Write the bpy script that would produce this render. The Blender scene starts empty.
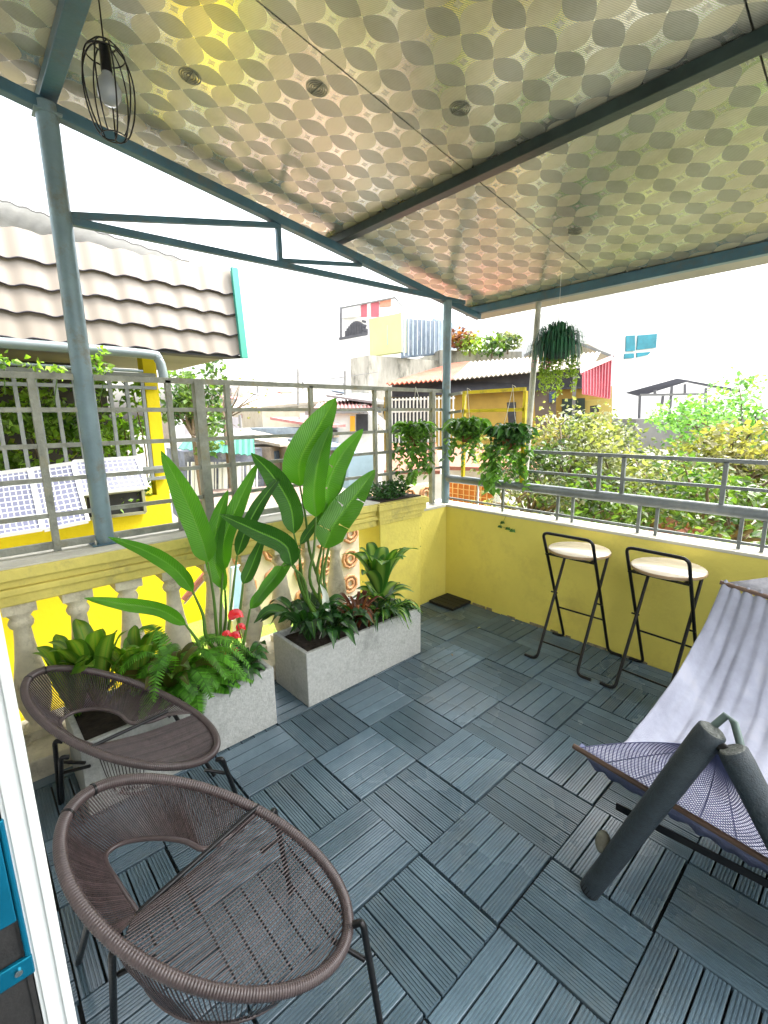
import bpy, bmesh, math, random
from mathutils import Vector, Matrix, noise
random.seed(7)
PI = math.pi
C = bpy.context.scene.collection

# ------------------------------------------------------------------ camera
F = 469.491; W_, H_ = 768, 1024
RX = Vector((0.674, 0.738, -0.015)); RD = Vector((0.136, -0.145, -0.980)); FW = Vector((-0.726, 0.659, -0.198))
FW.normalize(); RX = (RX - FW * RX.dot(FW)).normalized(); RD = FW.cross(RX).normalized()
CAM = Vector((0.8783, -1.5350, 1.3950))
def ray(u, v): return RX * ((u - 384) / F) + RD * ((v - 512) / F) + FW
def P(u, v, ax, val):
    d = ray(u, v); return CAM + d * ((val - CAM[ax]) / d[ax])
def Pd(u, v, dist):
    d = ray(u, v); return CAM + d * (dist / math.hypot(d.x, d.y))
cam = bpy.data.objects.new('camera', bpy.data.cameras.new('camera')); C.objects.link(cam)
cam.data.sensor_fit = 'HORIZONTAL'; cam.data.sensor_width = 36; cam.data.lens = F / W_ * 36
cam.data.clip_start = 0.02; cam.data.clip_end = 2000
M = Matrix((RX, -RD, -FW)).transposed().to_4x4(); M.translation = CAM
cam.matrix_world = M
bpy.context.scene.camera = cam

# ------------------------------------------------------------------ materials
def newmat(name):
    m = bpy.data.materials.new(name); m.use_nodes = True
    n = m.node_tree.nodes; return m, n, m.node_tree.links, n['Principled BSDF']
def coords(n, l, scale=(1, 1, 1), kind='Object', rot=(0, 0, 0)):
    tc = n.new('ShaderNodeTexCoord'); mp = n.new('ShaderNodeMapping')
    mp.inputs['Scale'].default_value = scale; mp.inputs['Rotation'].default_value = rot
    l.new(tc.outputs[kind], mp.inputs['Vector']); return mp.outputs['Vector']
def mat(name, col, rough=.6, metal=0., var=.15, scale=6., bump=.0, bscale=60., var2=None, stretch=(1, 1, 1), island=0., spec=.5, dirt=None, dirts=3.):
    m, n, l, b = newmat(name)
    v = coords(n, l, stretch)
    nz = n.new('ShaderNodeTexNoise'); nz.inputs['Scale'].default_value = scale; nz.inputs['Detail'].default_value = 6
    nz.inputs['Roughness'].default_value = .65
    l.new(v, nz.inputs['Vector'])
    cr = n.new('ShaderNodeValToRGB'); e = cr.color_ramp.elements
    c2 = var2 if var2 else tuple(min(1, c * (1 + var)) for c in col)
    c1 = col if var2 else tuple(c * (1 - var) for c in col)
    e[0].position = .32; e[0].color = (*c1, 1); e[1].position = .68; e[1].color = (*c2, 1)
    l.new(nz.outputs['Fac'], cr.inputs['Fac']); out = cr.outputs['Color']
    if dirt:
        nd = n.new('ShaderNodeTexNoise'); nd.inputs['Scale'].default_value = dirts; nd.inputs['Detail'].default_value = 8; nd.inputs['Roughness'].default_value = .75
        l.new(v, nd.inputs['Vector'])
        r2 = n.new('ShaderNodeValToRGB'); r2.color_ramp.elements[0].position = .52; r2.color_ramp.elements[1].position = .72
        l.new(nd.outputs['Fac'], r2.inputs['Fac'])
        mx = n.new('ShaderNodeMixRGB'); l.new(r2.outputs['Color'], mx.inputs['Fac']); l.new(out, mx.inputs['Color1']); mx.inputs['Color2'].default_value = (*dirt, 1)
        out = mx.outputs['Color']
    if island:
        g = n.new('ShaderNodeNewGeometry'); mr = n.new('ShaderNodeMapRange')
        mr.inputs['To Min'].default_value = 1 - island; mr.inputs['To Max'].default_value = 1 + island
        l.new(g.outputs['Random Per Island'], mr.inputs['Value'])
        hs = n.new('ShaderNodeHueSaturation'); l.new(mr.outputs['Result'], hs.inputs['Value']); l.new(out, hs.inputs['Color']); out = hs.outputs['Color']
    l.new(out, b.inputs['Base Color'])
    b.inputs['Roughness'].default_value = rough; b.inputs['Metallic'].default_value = metal
    b.inputs['Specular IOR Level'].default_value = spec
    if bump:
        nb = n.new('ShaderNodeTexNoise'); nb.inputs['Scale'].default_value = bscale; nb.inputs['Detail'].default_value = 4
        l.new(v, nb.inputs['Vector'])
        bp = n.new('ShaderNodeBump'); bp.inputs['Strength'].default_value = bump; bp.inputs['Distance'].default_value = .01
        l.new(nb.outputs['Fac'], bp.inputs['Height']); l.new(bp.outputs['Normal'], b.inputs['Normal'])
    return m
def leafmat(name, c1, c2, trans=.35, rough=.38, vein=0., island=.25, nscale=4., stripe=None, tcol=1.6):
    """leaf: two-tone noise, random per leaf, light shining through"""
    m, n, l, b = newmat(name)
    nz = n.new('ShaderNodeTexNoise'); nz.inputs['Scale'].default_value = nscale; nz.inputs['Detail'].default_value = 3
    l.new(coords(n, l), nz.inputs['Vector'])
    cr = n.new('ShaderNodeValToRGB'); e = cr.color_ramp.elements
    e[0].position = .35; e[0].color = (*c1, 1); e[1].position = .65; e[1].color = (*c2, 1)
    l.new(nz.outputs['Fac'], cr.inputs['Fac']); out = cr.outputs['Color']
    g = n.new('ShaderNodeNewGeometry'); mr = n.new('ShaderNodeMapRange')
    mr.inputs['To Min'].default_value = 1 - island; mr.inputs['To Max'].default_value = 1 + island * 1.4
    l.new(g.outputs['Random Per Island'], mr.inputs['Value'])
    hs = n.new('ShaderNodeHueSaturation'); l.new(mr.outputs['Result'], hs.inputs['Value']); l.new(out, hs.inputs['Color']); out = hs.outputs['Color']
    uv = n.new('ShaderNodeTexCoord').outputs['UV']; sp = n.new('ShaderNodeSeparateXYZ'); l.new(uv, sp.inputs[0])
    ab = n.new('ShaderNodeMath'); ab.operation = 'ABSOLUTE'; l.new(sp.outputs['X'], ab.inputs[0])
    if stripe:   # variegated: pale centre band running along the blade
        r = n.new('ShaderNodeValToRGB'); r.color_ramp.elements[0].position = .25; r.color_ramp.elements[0].color = (1, 1, 1, 1)
        r.color_ramp.elements[1].position = .6; r.color_ramp.elements[1].color = (0, 0, 0, 1); l.new(ab.outputs[0], r.inputs['Fac'])
        mx = n.new('ShaderNodeMixRGB'); l.new(r.outputs['Color'], mx.inputs['Fac']); l.new(out, mx.inputs['Color1']); mx.inputs['Color2'].default_value = (*stripe, 1); out = mx.outputs['Color']
    if vein:
        ad = n.new('ShaderNodeMath'); ad.operation = 'MULTIPLY_ADD'; ad.inputs[1].default_value = -.10
        l.new(ab.outputs[0], ad.inputs[0]); l.new(sp.outputs['Y'], ad.inputs[2])
        cb = n.new('ShaderNodeCombineXYZ'); l.new(ad.outputs[0], cb.inputs['Y'])
        w = n.new('ShaderNodeTexWave'); w.bands_direction = 'Y'; w.inputs['Scale'].default_value = 14; w.inputs['Distortion'].default_value = .3
        l.new(cb.outputs[0], w.inputs['Vector'])
        bp = n.new('ShaderNodeBump'); bp.inputs['Strength'].default_value = vein; bp.inputs['Distance'].default_value = .004
        l.new(w.outputs['Fac'], bp.inputs['Height']); l.new(bp.outputs['Normal'], b.inputs['Normal'])
        mid = n.new('ShaderNodeValToRGB'); mid.color_ramp.elements[0].position = .03; mid.color_ramp.elements[0].color = (1, 1, 1, 1)
        mid.color_ramp.elements[1].position = .09; mid.color_ramp.elements[1].color = (0, 0, 0, 1); l.new(ab.outputs[0], mid.inputs['Fac'])
        mx = n.new('ShaderNodeMixRGB'); l.new(mid.outputs['Color'], mx.inputs['Fac']); l.new(out, mx.inputs['Color1']); mx.inputs['Color2'].default_value = (.11, .29, .03, 1)
        mw = n.new('ShaderNodeMixRGB'); mw.blend_type = 'MULTIPLY'; mw.inputs['Fac'].default_value = .10; l.new(mx.outputs['Color'], mw.inputs['Color1']); l.new(w.outputs['Color'], mw.inputs['Color2']); out = mw.outputs['Color']
    if vein >= .4:
        ne = n.new('ShaderNodeTexNoise'); ne.inputs['Scale'].default_value = 26; ne.inputs['Detail'].default_value = 5; l.new(coords(n, l), ne.inputs['Vector'])
        ma = n.new('ShaderNodeMath'); ma.operation = 'MULTIPLY_ADD'; ma.inputs[1].default_value = .30; l.new(ne.outputs['Fac'], ma.inputs[0]); l.new(ab.outputs[0], ma.inputs[2])
        re_ = n.new('ShaderNodeValToRGB'); re_.color_ramp.elements[0].position = .5; re_.color_ramp.elements[0].color = (0, 0, 0, 1); re_.color_ramp.elements[1].position = .56; re_.color_ramp.elements[1].color = (.8, .8, .8, 1)
        md_ = n.new('ShaderNodeMath'); md_.operation = 'MULTIPLY'; md_.inputs[1].default_value = .43; l.new(ma.outputs[0], md_.inputs[0]); l.new(md_.outputs[0], re_.inputs['Fac'])
        mxe = n.new('ShaderNodeMixRGB'); l.new(re_.outputs['Color'], mxe.inputs['Fac']); l.new(out, mxe.inputs['Color1']); mxe.inputs['Color2'].default_value = (.20, .15, .04, 1); out = mxe.outputs['Color']
    l.new(out, b.inputs['Base Color']); b.inputs['Roughness'].default_value = rough
    t = n.new('ShaderNodeBsdfTranslucent'); mul = n.new('ShaderNodeMixRGB'); mul.blend_type = 'MULTIPLY'; mul.inputs['Fac'].default_value = 1
    l.new(out, mul.inputs['Color1']); mul.inputs['Color2'].default_value = (tcol, tcol * 1.1, .5, 1)
    l.new(mul.outputs['Color'], t.inputs['Color'])
    ms = n.new('ShaderNodeMixShader'); ms.inputs['Fac'].default_value = trans
    l.new(b.outputs[0], ms.inputs[1]); l.new(t.outputs[0], ms.inputs[2])
    l.new(ms.outputs[0], n['Material Output'].inputs['Surface'])
    return m

STEEL = mat('painted_steel', (.05, .12, .165), .38, .2, .2, 5, .15, 30, dirt=(.09, .10, .09), dirts=9)
STEELL = mat('painted_steel_pale', (.17, .25, .29), .4, .2, .2, 5, .15, 30, dirt=(.16, .15, .11), dirts=9)
STEELD = mat('shaded_beam_steel', (.020, .036, .034), .35, .2, .3, 9, .1, 40)  # green-black steel, darkened to paint in the shade on a beam's underside
RAILM = mat('weathered_rail_steel', (.24, .25, .215), .5, .4, .3, 12, .3, 60, dirt=(.23, .2, .1), dirts=7)
RAILS = mat('grey_rail_steel', (.20, .22, .22), .42, .4, .25, 8, .2, 60)
YSTEEL = mat('yellow_painted_steel', (.75, .58, .01), .45, 0, .1, 10, .1, 60, dirt=(.25, .18, .04), dirts=12)
YWALL = mat('mustard_wall_paint', (.78, .67, .14), .65, 0, .06, 2.2, .2, 45, dirt=(.66, .55, .12), dirts=2.4)
YCAP = mat('balustrade_paint', (.68, .58, .15), .75, 0, .14, 5, .35, 40, dirt=(.36, .31, .12), dirts=4)
WCAP = mat('overlit_white_coping', (.56, .54, .46), .7, 0, .1, 8, .2, 50)  # coping white with the overexposed light of the tops put into it
STONE = mat('baluster_plaster', (.62, .57, .44), .8, 0, .22, 9, .4, 50, dirt=(.2, .17, .11), dirts=7)
NYELLOW = mat('bright_yellow_wall', (.78, .62, .004), .8, 0, .04, 2, .2, 30)
TERRAZZO = mat('planter_concrete', (.42, .43, .41), .6, 0, .18, 75, .25, 120, dirt=(.26, .27, .25), dirts=6)
SOIL = mat('soil', (.035, .025, .017), .95, 0, .5, 30, .8, 40)
RATTAN = mat('brown_cord', (.048, .033, .033), .20, 0, .25, 40, .2, 200, island=.3)
RATTANR = mat('brown_cord_rim', (.066, .048, .047), .30, 0, .2, 40, 0)
BLACK = mat('black_steel_tube', (.014, .014, .015), .35, .5, .2, 20, .1, 80)
FOAM = mat('dark_green_foam', (.018, .028, .036), .6, 0, .3, 90, .35, 300, dirt=(.035, .048, .056), dirts=8)
FOAMC = mat('foam_end', (.12, .13, .12), .9, 0, .5, 120, .8, 200)
WOODR = mat('varnished_rod', (.10, .06, .04), .45, 0, .3, 20, .1, 60, stretch=(1, 12, 12))
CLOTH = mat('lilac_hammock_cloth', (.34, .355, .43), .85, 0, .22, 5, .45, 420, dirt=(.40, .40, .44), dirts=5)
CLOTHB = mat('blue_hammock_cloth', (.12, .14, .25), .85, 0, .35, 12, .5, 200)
NET = mat('violet_net_cord', (.13, .14, .29), .8, 0, .2, 20)
GREYNET = mat('grey_net', (.30, .30, .33), .9, 0, .15, 60, .4, 300)
SEATM = mat('pale_laminate', (.70, .62, .50), .13, 0, .03, 3, 0)
SEATE = mat('wooden_seat_edge', (.33, .22, .12), .5, 0, .2, 20)
WHITEP = mat('white_frame_paint', (.74, .77, .76), .35, 0, .04, 6, .08, 30)
DOORM = mat('dark_door_aluminium', (.035, .033, .032), .6, .2, .2, 40, .15, 150)
BLUEM = mat('blue_handle_metal', (.005, .20, .33), .25, .7, .2, 6)
CHROME = mat('worn_chrome', (.5, .5, .48), .25, 1, .1, 30)
PVC = mat('pvc_pipe', (.16, .20, .21), .4, 0, .1, 5)
TERRA = mat('terracotta_pot', (.26, .09, .045), .8, 0, .3, 15, .3, 60)
TEAL = mat('teal_flashing', (.03, .25, .19), .55, 0, .12, 6)
PANEL = None
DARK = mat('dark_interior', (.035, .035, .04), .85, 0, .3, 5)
WHITEW = mat('white_house_wall', (.78, .78, .76), .85, 0, .06, 2, dirt=(.6, .6, .56), dirts=1.2)
CREAMW = mat('cream_house_wall', (.40, .34, .25), .85, 0, .12, 3, .2, 10, dirt=(.28, .23, .16), dirts=2)
PLEMON = mat('pale_yellow_wall', (.56, .57, .27), .85, 0, .06, 1.5)
BLUEGREY = mat('blue_grey_sheet', (.085, .12, .165), .5, .1, .2, 3, dirt=(.26, .27, .30), dirts=2)
MOSSY = mat('mossy_concrete', (.37, .35, .30), .9, 0, .25, 3, .4, 20, dirt=(.055, .055, .04), dirts=1.6, stretch=(1, 1, .35))
RUST = mat('red_corrugated_roof', (.33, .085, .045), .7, .1, .25, 4, dirt=(.3, .15, .10), dirts=3)
PALEROOF = mat('pale_corrugated_roof', (.36, .32, .26), .7, .1, .15, 4, dirt=(.26, .20, .15), dirts=3)
PINK = mat('pink_sheet', (.50, .12, .15), .6, 0, .1, 4)
PINKR = mat('faded_pink_roof', (.34, .14, .13), .7, 0, .2, 4, dirt=(.45, .3, .27), dirts=3)
GREENAW = mat('green_awning', (.008, .12, .08), .6, 0, .15, 5)
OCHRE = mat('ochre_wall', (.30, .19, .03), .8, 0, .15, 3, dirt=(.3, .2, .06), dirts=2)
YPALE = mat('pale_ochre_wall', (.46, .36, .10), .8, 0, .08, 3)
CYAN = mat('cyan_glass', (.02, .20, .26), .15, 0, .25, 3)
GREYW = mat('grey_concrete', (.20, .20, .195), .9, 0, .15, 3, .2, 15)
CANOPY = mat('grey_canopy_sheet', (.06, .06, .075), .6, 0, .15, 3)
BRICK = mat('red_brick', (.26, .095, .06), .85, 0, .2, 20, .3, 40)
TARP = mat('pale_blue_tarp', (.27, .38, .45), .6, 0, .1, 4)
ORANGE = mat('orange_mesh', (.55, .17, .02), .7, 0, .15, 10)
GROUND = mat('city_ground', (.17, .16, .13), .9, 0, .3, .3, dirt=(.20, .22, .12), dirts=.15)
GRASS = mat('grass_ground', (.10, .22, .03), .95, 0, .5, 14, .8, 60, var2=(.35, .45, .06))
BARK = mat('bark', (.16, .12, .08), .9, 0, .3, 20, .5, 60)
CREAMP = mat('cream_pot', (.7, .68, .6), .6, 0, .05, 8)

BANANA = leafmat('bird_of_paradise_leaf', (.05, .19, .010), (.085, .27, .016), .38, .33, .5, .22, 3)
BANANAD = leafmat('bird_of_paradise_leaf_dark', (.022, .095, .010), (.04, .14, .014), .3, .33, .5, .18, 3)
STEM = leafmat('leaf_stalk', (.06, .14, .02), (.10, .20, .03), .1, .4, 0, .2, 6)
LILY = leafmat('peace_lily_leaf', (.012, .055, .012), (.03, .11, .018), .2, .28, .25, .4)
DRAC = leafmat('striped_dracaena_leaf', (.03, .12, .015), (.05, .17, .02), .3, .35, 0, .25, 4, stripe=(.22, .36, .07))
DRACY = leafmat('broad_dracaena_leaf', (.06, .15, .012), (.09, .22, .02), .4, .35, .2, .25, 4, stripe=(.20, .30, .04))
FERN = leafmat('fern_frond', (.07, .22, .02), (.15, .36, .04), .5, .5, 0, .35, 8)
CORDY = leafmat('red_leaf', (.13, .03, .02), (.22, .10, .03), .3, .4, 0, .4)
POTHOS = leafmat('pothos_leaf', (.06, .16, .025), (.16, .31, .06), .35, .33, 0, .45, 20)
POTHOSD = leafmat('spider_leaf_pale', (.10, .22, .07), (.25, .38, .16), .3, .35, 0, .4, 20)
BUSH = leafmat('shrub_leaf', (.018, .07, .015), (.05, .14, .03), .25, .4, 0, .45, 12)
DARKFERN = leafmat('hanging_fern_leaf', (.012, .075, .05), (.03, .12, .06), .25, .45, 0, .4, 8)
LIME = leafmat('lime_fern_leaf', (.16, .24, .03), (.24, .32, .06), .35, .45, 0, .3, 8)
YTREE = leafmat('sunlit_tree_leaf', (.05, .085, .03), (.25, .25, .13), .35, .5, 0, .5, 1.5)
GTREE = leafmat('pale_green_tree_leaf', (.07, .18, .05), (.18, .34, .12), .4, .5, 0, .4, 2)
OTREE = leafmat('yellow_tree_leaf', (.07, .09, .03), (.26, .23, .10), .35, .5, 0, .4, 2)
CREEP = leafmat('creeper_leaf', (.025, .07, .018), (.13, .20, .05), .4, .4, 0, .5, 3)
REDFL = mat('red_spathe', (.62, .015, .02), .22, 0, .12, 30)
WHITEFL = mat('white_spathe', (.75, .78, .68), .4, 0, .05, 30)
PINKFL = mat('pink_flower', (.72, .30, .36), .6, 0, .2, 60)

# ------------------------------------------------------------------ mesh helpers
class MB:
    def __init__(s): s.v = []; s.f = []; s.uv = []; s.sm = []
    def quad(s, pts, uvs=None, smooth=False):
        i = len(s.v); s.v += [Vector(p) for p in pts]; s.f.append(tuple(range(i, i + len(pts))))
        s.uv.append(uvs or [(0, 0)] * len(pts)); s.sm.append(smooth)
    def grid(s, rows, uvf=None, smooth=True, closed=False):
        i = len(s.v); R_ = len(rows); N = len(rows[0])
        for r in rows: s.v += [Vector(p) for p in r]
        for a in range(R_ - 1):
            for b in range(N if closed else N - 1):
                b2 = (b + 1) % N
                s.f.append((i + a * N + b, i + a * N + b2, i + (a + 1) * N + b2, i + (a + 1) * N + b))
                if uvf: s.uv.append([uvf(a, b), uvf(a, b2), uvf(a + 1, b2), uvf(a + 1, b)])
                else: s.uv.append([(0, 0)] * 4)
                s.sm.append(smooth)
    def box(s, lo, hi):
        x0, y0, z0 = lo; x1, y1, z1 = hi
        c = [(x0, y0, z0), (x1, y0, z0), (x1, y1, z0), (x0, y1, z0), (x0, y0, z1), (x1, y0, z1), (x1, y1, z1), (x0, y1, z1)]
        i = len(s.v); s.v += [Vector(p) for p in c]
        for f in ((0, 3, 2, 1), (4, 5, 6, 7), (0, 1, 5, 4), (1, 2, 6, 5), (2, 3, 7, 6), (3, 0, 4, 7)):
            s.f.append(tuple(i + k for k in f)); s.uv.append([(0, 0)] * 4); s.sm.append(False)
    def prism(s, base, off):
        """closed polygon (list of points) extruded by vector off"""
        off = Vector(off); n = len(base); i = len(s.v)
        s.v += [Vector(p) for p in base] + [Vector(p) + off for p in base]
        s.f.append(tuple(i + k for k in range(n))); s.f.append(tuple(i + n + k for k in reversed(range(n))))
        s.uv += [[(0, 0)] * n] * 2; s.sm += [False] * 2
        for k in range(n):
            k2 = (k + 1) % n
            s.f.append((i + k, i + n + k, i + n + k2, i + k2)); s.uv.append([(0, 0)] * 4); s.sm.append(False)
    def tube(s, pts, r, n=8, closed=False, cap=True, smooth=True):
        pts = [Vector(p) for p in pts]; m = len(pts); rows = []
        up = Vector((0, 0, 1)); prev = None
        for k in range(m):
            a = pts[(k - 1) % m] if (closed or k > 0) else pts[0]; b = pts[(k + 1) % m] if (closed or k < m - 1) else pts[-1]
            t = (b - a)
            if t.length < 1e-9: t = Vector((0, 0, 1))
            t.normalize()
            if prev is None:
                x = t.cross(up)
                if x.length < .1: x = t.cross(Vector((1, 0, 0)))
            else: x = prev - t * prev.dot(t)
            x.normalize(); prev = x; y = t.cross(x)
            rr = r[k] if isinstance(r, (list, tuple)) else r
            rows.append([pts[k] + (x * math.cos(2 * PI * j / n) + y * math.sin(2 * PI * j / n)) * rr for j in range(n)])
        if closed: rows.append(rows[0])
        s.grid(rows, closed=True, smooth=smooth)
        if cap and not closed:
            s.quad(list(reversed(rows[0]))); s.quad(rows[-1])
    def bar(s, a, b, w, h=None):
        """rectangular bar from a to b"""
        a = Vector(a); b = Vector(b); h = h or w; t = (b - a).normalized()
        x = t.cross(Vector((0, 0, 1)))
        if x.length < .1: x = Vector((1, 0, 0)) if abs(t.x) < .5 else Vector((0, 1, 0))
        x.normalize(); y = x.cross(t)
        x *= w / 2; y *= h / 2
        s.prism([a - x - y, a + x - y, a + x + y, a - x + y], b - a)
    def lathe(s, prof, c, n=20, smooth=True):
        c = Vector(c)
        rows = [[c + Vector((r * math.cos(2 * PI * k / n), r * math.sin(2 * PI * k / n), z)) for k in range(n)] for r, z in prof]
        s.grid(rows, closed=True, smooth=smooth)
    def build(s, name, m, parent=None, bevel=0, solid=0):
        me = bpy.data.meshes.new(name); me.from_pydata([tuple(p) for p in s.v], [], s.f)
        uvl = me.uv_layers.new(name='UVMap'); k = 0
        for pl, u in zip(me.polygons, s.uv):
            for q in range(len(u)): uvl.data[pl.loop_start + q].uv = u[q]
        me.polygons.foreach_set('use_smooth', s.sm)
        me.materials.append(m); me.validate(); me.update()
        bm = bmesh.new(); bm.from_mesh(me); bmesh.ops.remove_doubles(bm, verts=bm.verts, dist=1e-6) if bevel else None
        bmesh.ops.recalc_face_normals(bm, faces=bm.faces) if not getattr(s, 'keepn', False) else None
        bm.to_mesh(me); bm.free()
        o = bpy.data.objects.new(name, me); C.objects.link(o)
        if parent is not None:
            o.parent = parent; o.matrix_parent_inverse = parent.matrix_basis.inverted()
        if bevel:
            b = o.modifiers.new('bevel', 'BEVEL'); b.width = bevel; b.segments = 2; b.limit_method = 'ANGLE'
        if solid:
            b = o.modifiers.new('solid', 'SOLIDIFY'); b.thickness = solid
        return o
def sub(o, parent_obj):
    o.parent = parent_obj; o.matrix_parent_inverse = Matrix.Identity(4); return o
def tag(o, label=None, cat=None, group=None, kind=None):
    if label: o['label'] = label
    if cat: o['category'] = cat
    if group: o['group'] = group
    if kind: o['kind'] = kind
    return o
def thing(name, label, cat, loc=(0, 0, 0), group=None):
    o = bpy.data.objects.new(name, None); C.objects.link(o); o.location = loc; o.empty_display_size = .1
    o.matrix_basis = Matrix.Translation(Vector(loc))
    return tag(o, label, cat, group)
def rnd(a, b): return random.uniform(a, b)
def lerp(a, b, t): return a + (b - a) * t
def catmull(pts, n=6):
    pts = [Vector(p) for p in pts]
    if len(pts) < 3: return [pts[0].lerp(pts[-1], k / n) for k in range(n + 1)]
    q = [pts[0] * 2 - pts[1]] + pts + [pts[-1] * 2 - pts[-2]]; out = []
    for i in range(1, len(q) - 2):
        for k in range(n):
            t = k / n; a, b, c, d = q[i - 1], q[i], q[i + 1], q[i + 2]
            out.append(.5 * ((2 * b) + (c - a) * t + (2 * a - 5 * b + 4 * c - d) * t * t + (3 * b - a - 3 * c + d) * t ** 3))
    out.append(pts[-1]); return out

# ------------------------------------------------------------------ world + sun
w = bpy.data.worlds.new('World'); bpy.context.scene.world = w; w.use_nodes = True
n = w.node_tree.nodes; l = w.node_tree.links; bg = n['Background']
sky = n.new('ShaderNodeTexSky'); sky.sky_type = 'NISHITA'; sky.sun_disc = False
SUN_EL, SUN_AZ = math.radians(58), math.radians(70)   # azimuth of the direction TO the sun, from +X towards +Y
sky.sun_elevation = SUN_EL; sky.sun_rotation = math.radians(90) - SUN_AZ; sky.air_density = 1.6; sky.dust_density = 6; sky.ozone_density = 1
hs = n.new('ShaderNodeHueSaturation'); hs.inputs['Saturation'].default_value = .30; hs.inputs['Value'].default_value = 1.0
l.new(sky.outputs[0], hs.inputs['Color']); l.new(hs.outputs[0], bg.inputs['Color']); bg.inputs['Strength'].default_value = .15
sd = bpy.data.lights.new('sun', 'SUN'); sd.energy = .9; sd.angle = math.radians(12); sd.color = (1, .96, .88)
so = bpy.data.objects.new('sun', sd); C.objects.link(so)
tos = Vector((math.cos(SUN_EL) * math.cos(SUN_AZ), math.cos(SUN_EL) * math.sin(SUN_AZ), math.sin(SUN_EL)))
so.rotation_euler = tos.to_track_quat('Z', 'Y').to_euler()
sc = bpy.context.scene
sc.view_settings.view_transform = 'Standard'; sc.view_settings.look = 'None'; sc.view_settings.gamma = 1
sc.view_settings.exposure = 2.65; sc.view_settings.use_curve_mapping = False

# ------------------------------------------------------------------ floor deck
m, n, l, b = newmat('composite_decking')
v = coords(n, l); nz = n.new('ShaderNodeTexNoise'); nz.inputs['Scale'].default_value = 3; nz.inputs['Detail'].default_value = 8; nz.inputs['Roughness'].default_value = .7
l.new(v, nz.inputs['Vector'])
cr = n.new('ShaderNodeValToRGB'); cr.color_ramp.elements[0].color = (.058, .094, .120, 1); cr.color_ramp.elements[0].position = .3
cr.color_ramp.elements[1].color = (.112, .168, .207, 1); cr.color_ramp.elements[1].position = .7; l.new(nz.outputs['Fac'], cr.inputs['Fac'])
g = n.new('ShaderNodeNewGeometry'); mr = n.new('ShaderNodeMapRange'); mr.inputs['To Min'].default_value = .84; mr.inputs['To Max'].default_value = 1.18
l.new(g.outputs['Random Per Island'], mr.inputs['Value']); h = n.new('ShaderNodeHueSaturation'); l.new(mr.outputs[0], h.inputs['Value']); l.new(cr.outputs[0], h.inputs['Color'])
nd = n.new('ShaderNodeTexNoise'); nd.inputs['Scale'].default_value = 2.1; nd.inputs['Detail'].default_value = 12; nd.inputs['Roughness'].default_value = .8; l.new(v, nd.inputs['Vector'])
rd = n.new('ShaderNodeValToRGB'); rd.color_ramp.elements[0].position = .50; rd.color_ramp.elements[0].color = (0, 0, 0, 1); rd.color_ramp.elements[1].position = .74; rd.color_ramp.elements[1].color = (.4, .4, .4, 1); l.new(nd.outputs['Fac'], rd.inputs['Fac'])
md = n.new('ShaderNodeMixRGB'); l.new(rd.outputs['Color'], md.inputs['Fac']); l.new(h.outputs[0], md.inputs['Color1']); md.inputs['Color2'].default_value = (.17, .17, .15, 1)
l.new(md.outputs[0], b.inputs['Base Color'])
r2 = n.new('ShaderNodeValToRGB'); r2.color_ramp.elements[0].color = (.14, .14, .14, 1); r2.color_ramp.elements[1].color = (.32, .32, .32, 1); r2.color_ramp.elements[0].position = .35; r2.color_ramp.elements[1].position = .62
nz2 = n.new('ShaderNodeTexNoise'); nz2.inputs['Scale'].default_value = 1.7; nz2.inputs['Detail'].default_value = 7; l.new(v, nz2.inputs['Vector'])
l.new(nz2.outputs['Fac'], r2.inputs['Fac']); l.new(r2.outputs[0], b.inputs['Roughness'])
nb = n.new('ShaderNodeTexNoise'); nb.inputs['Scale'].default_value = 120; l.new(v, nb.inputs['Vector'])
bp = n.new('ShaderNodeBump'); bp.inputs['Strength'].default_value = .15; bp.inputs['Distance'].default_value = .003; l.new(nb.outputs['Fac'], bp.inputs['Height']); l.new(bp.outputs[0], b.inputs['Normal'])
DECK = m
T = .3
deck = MB(); deck.keepn = False
def slat(x0, y0, x1, y1, along, z0):
    """one grooved slat; profile runs across, grooves cut into the top"""
    G = 6; L0, L1 = (x0, x1) if along == 'x' else (y0, y1); W0, W1 = (y0, y1) if along == 'x' else (x0, x1)
    wd = W1 - W0; gw = wd * .045; prof = [(W0, z0 - .018), (W0, z0 - .0015), (W0 + .0015, z0)]
    for k in range(1, G):
        c = W0 + wd * k / G
        prof += [(c - gw, z0), (c - gw * .5, z0 - .0022), (c + gw * .5, z0 - .0022), (c + gw, z0)]
    prof += [(W1 - .0015, z0), (W1, z0 - .0015), (W1, z0 - .018)]
    mk = (lambda a, q: (a, q[0], q[1])) if along == 'x' else (lambda a, q: (q[0], a, q[1]))
    deck.grid([[mk(L0, q) for q in prof], [mk(L1, q) for q in prof]], smooth=False)
    deck.quad([mk(L0, q) for q in prof]); deck.quad([mk(L1, q) for q in reversed(prof)])
for i in range(-5, 9):
    for j in range(-7, 5):
        X0, Y0 = i * T, j * T; X1, Y1 = X0 + T, Y0 + T
        if Y0 >= 1.2 or X0 < -1.5: continue
        zt = rnd(-.0015, .001); g_ = .0022
        if (i, j) == (1, -3): zt = -.006
        lo, hi = max(X0, -1.45), min(Y1, 1.22)
        for k in range(5):
            a = (T - 2 * g_) / 5 * k + g_; b_ = (T - 2 * g_) / 5 * (k + 1) + g_ - .0055
            if (i + j) % 2: slat(max(X0 + g_, lo), Y0 + a, X1 - g_, Y0 + b_, 'x', zt)
            else: slat(X0 + a, Y0 + g_, X0 + b_, Y1 - g_, 'y', zt)
o = deck.build('floor', DECK); tag(o, kind='structure')
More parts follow.
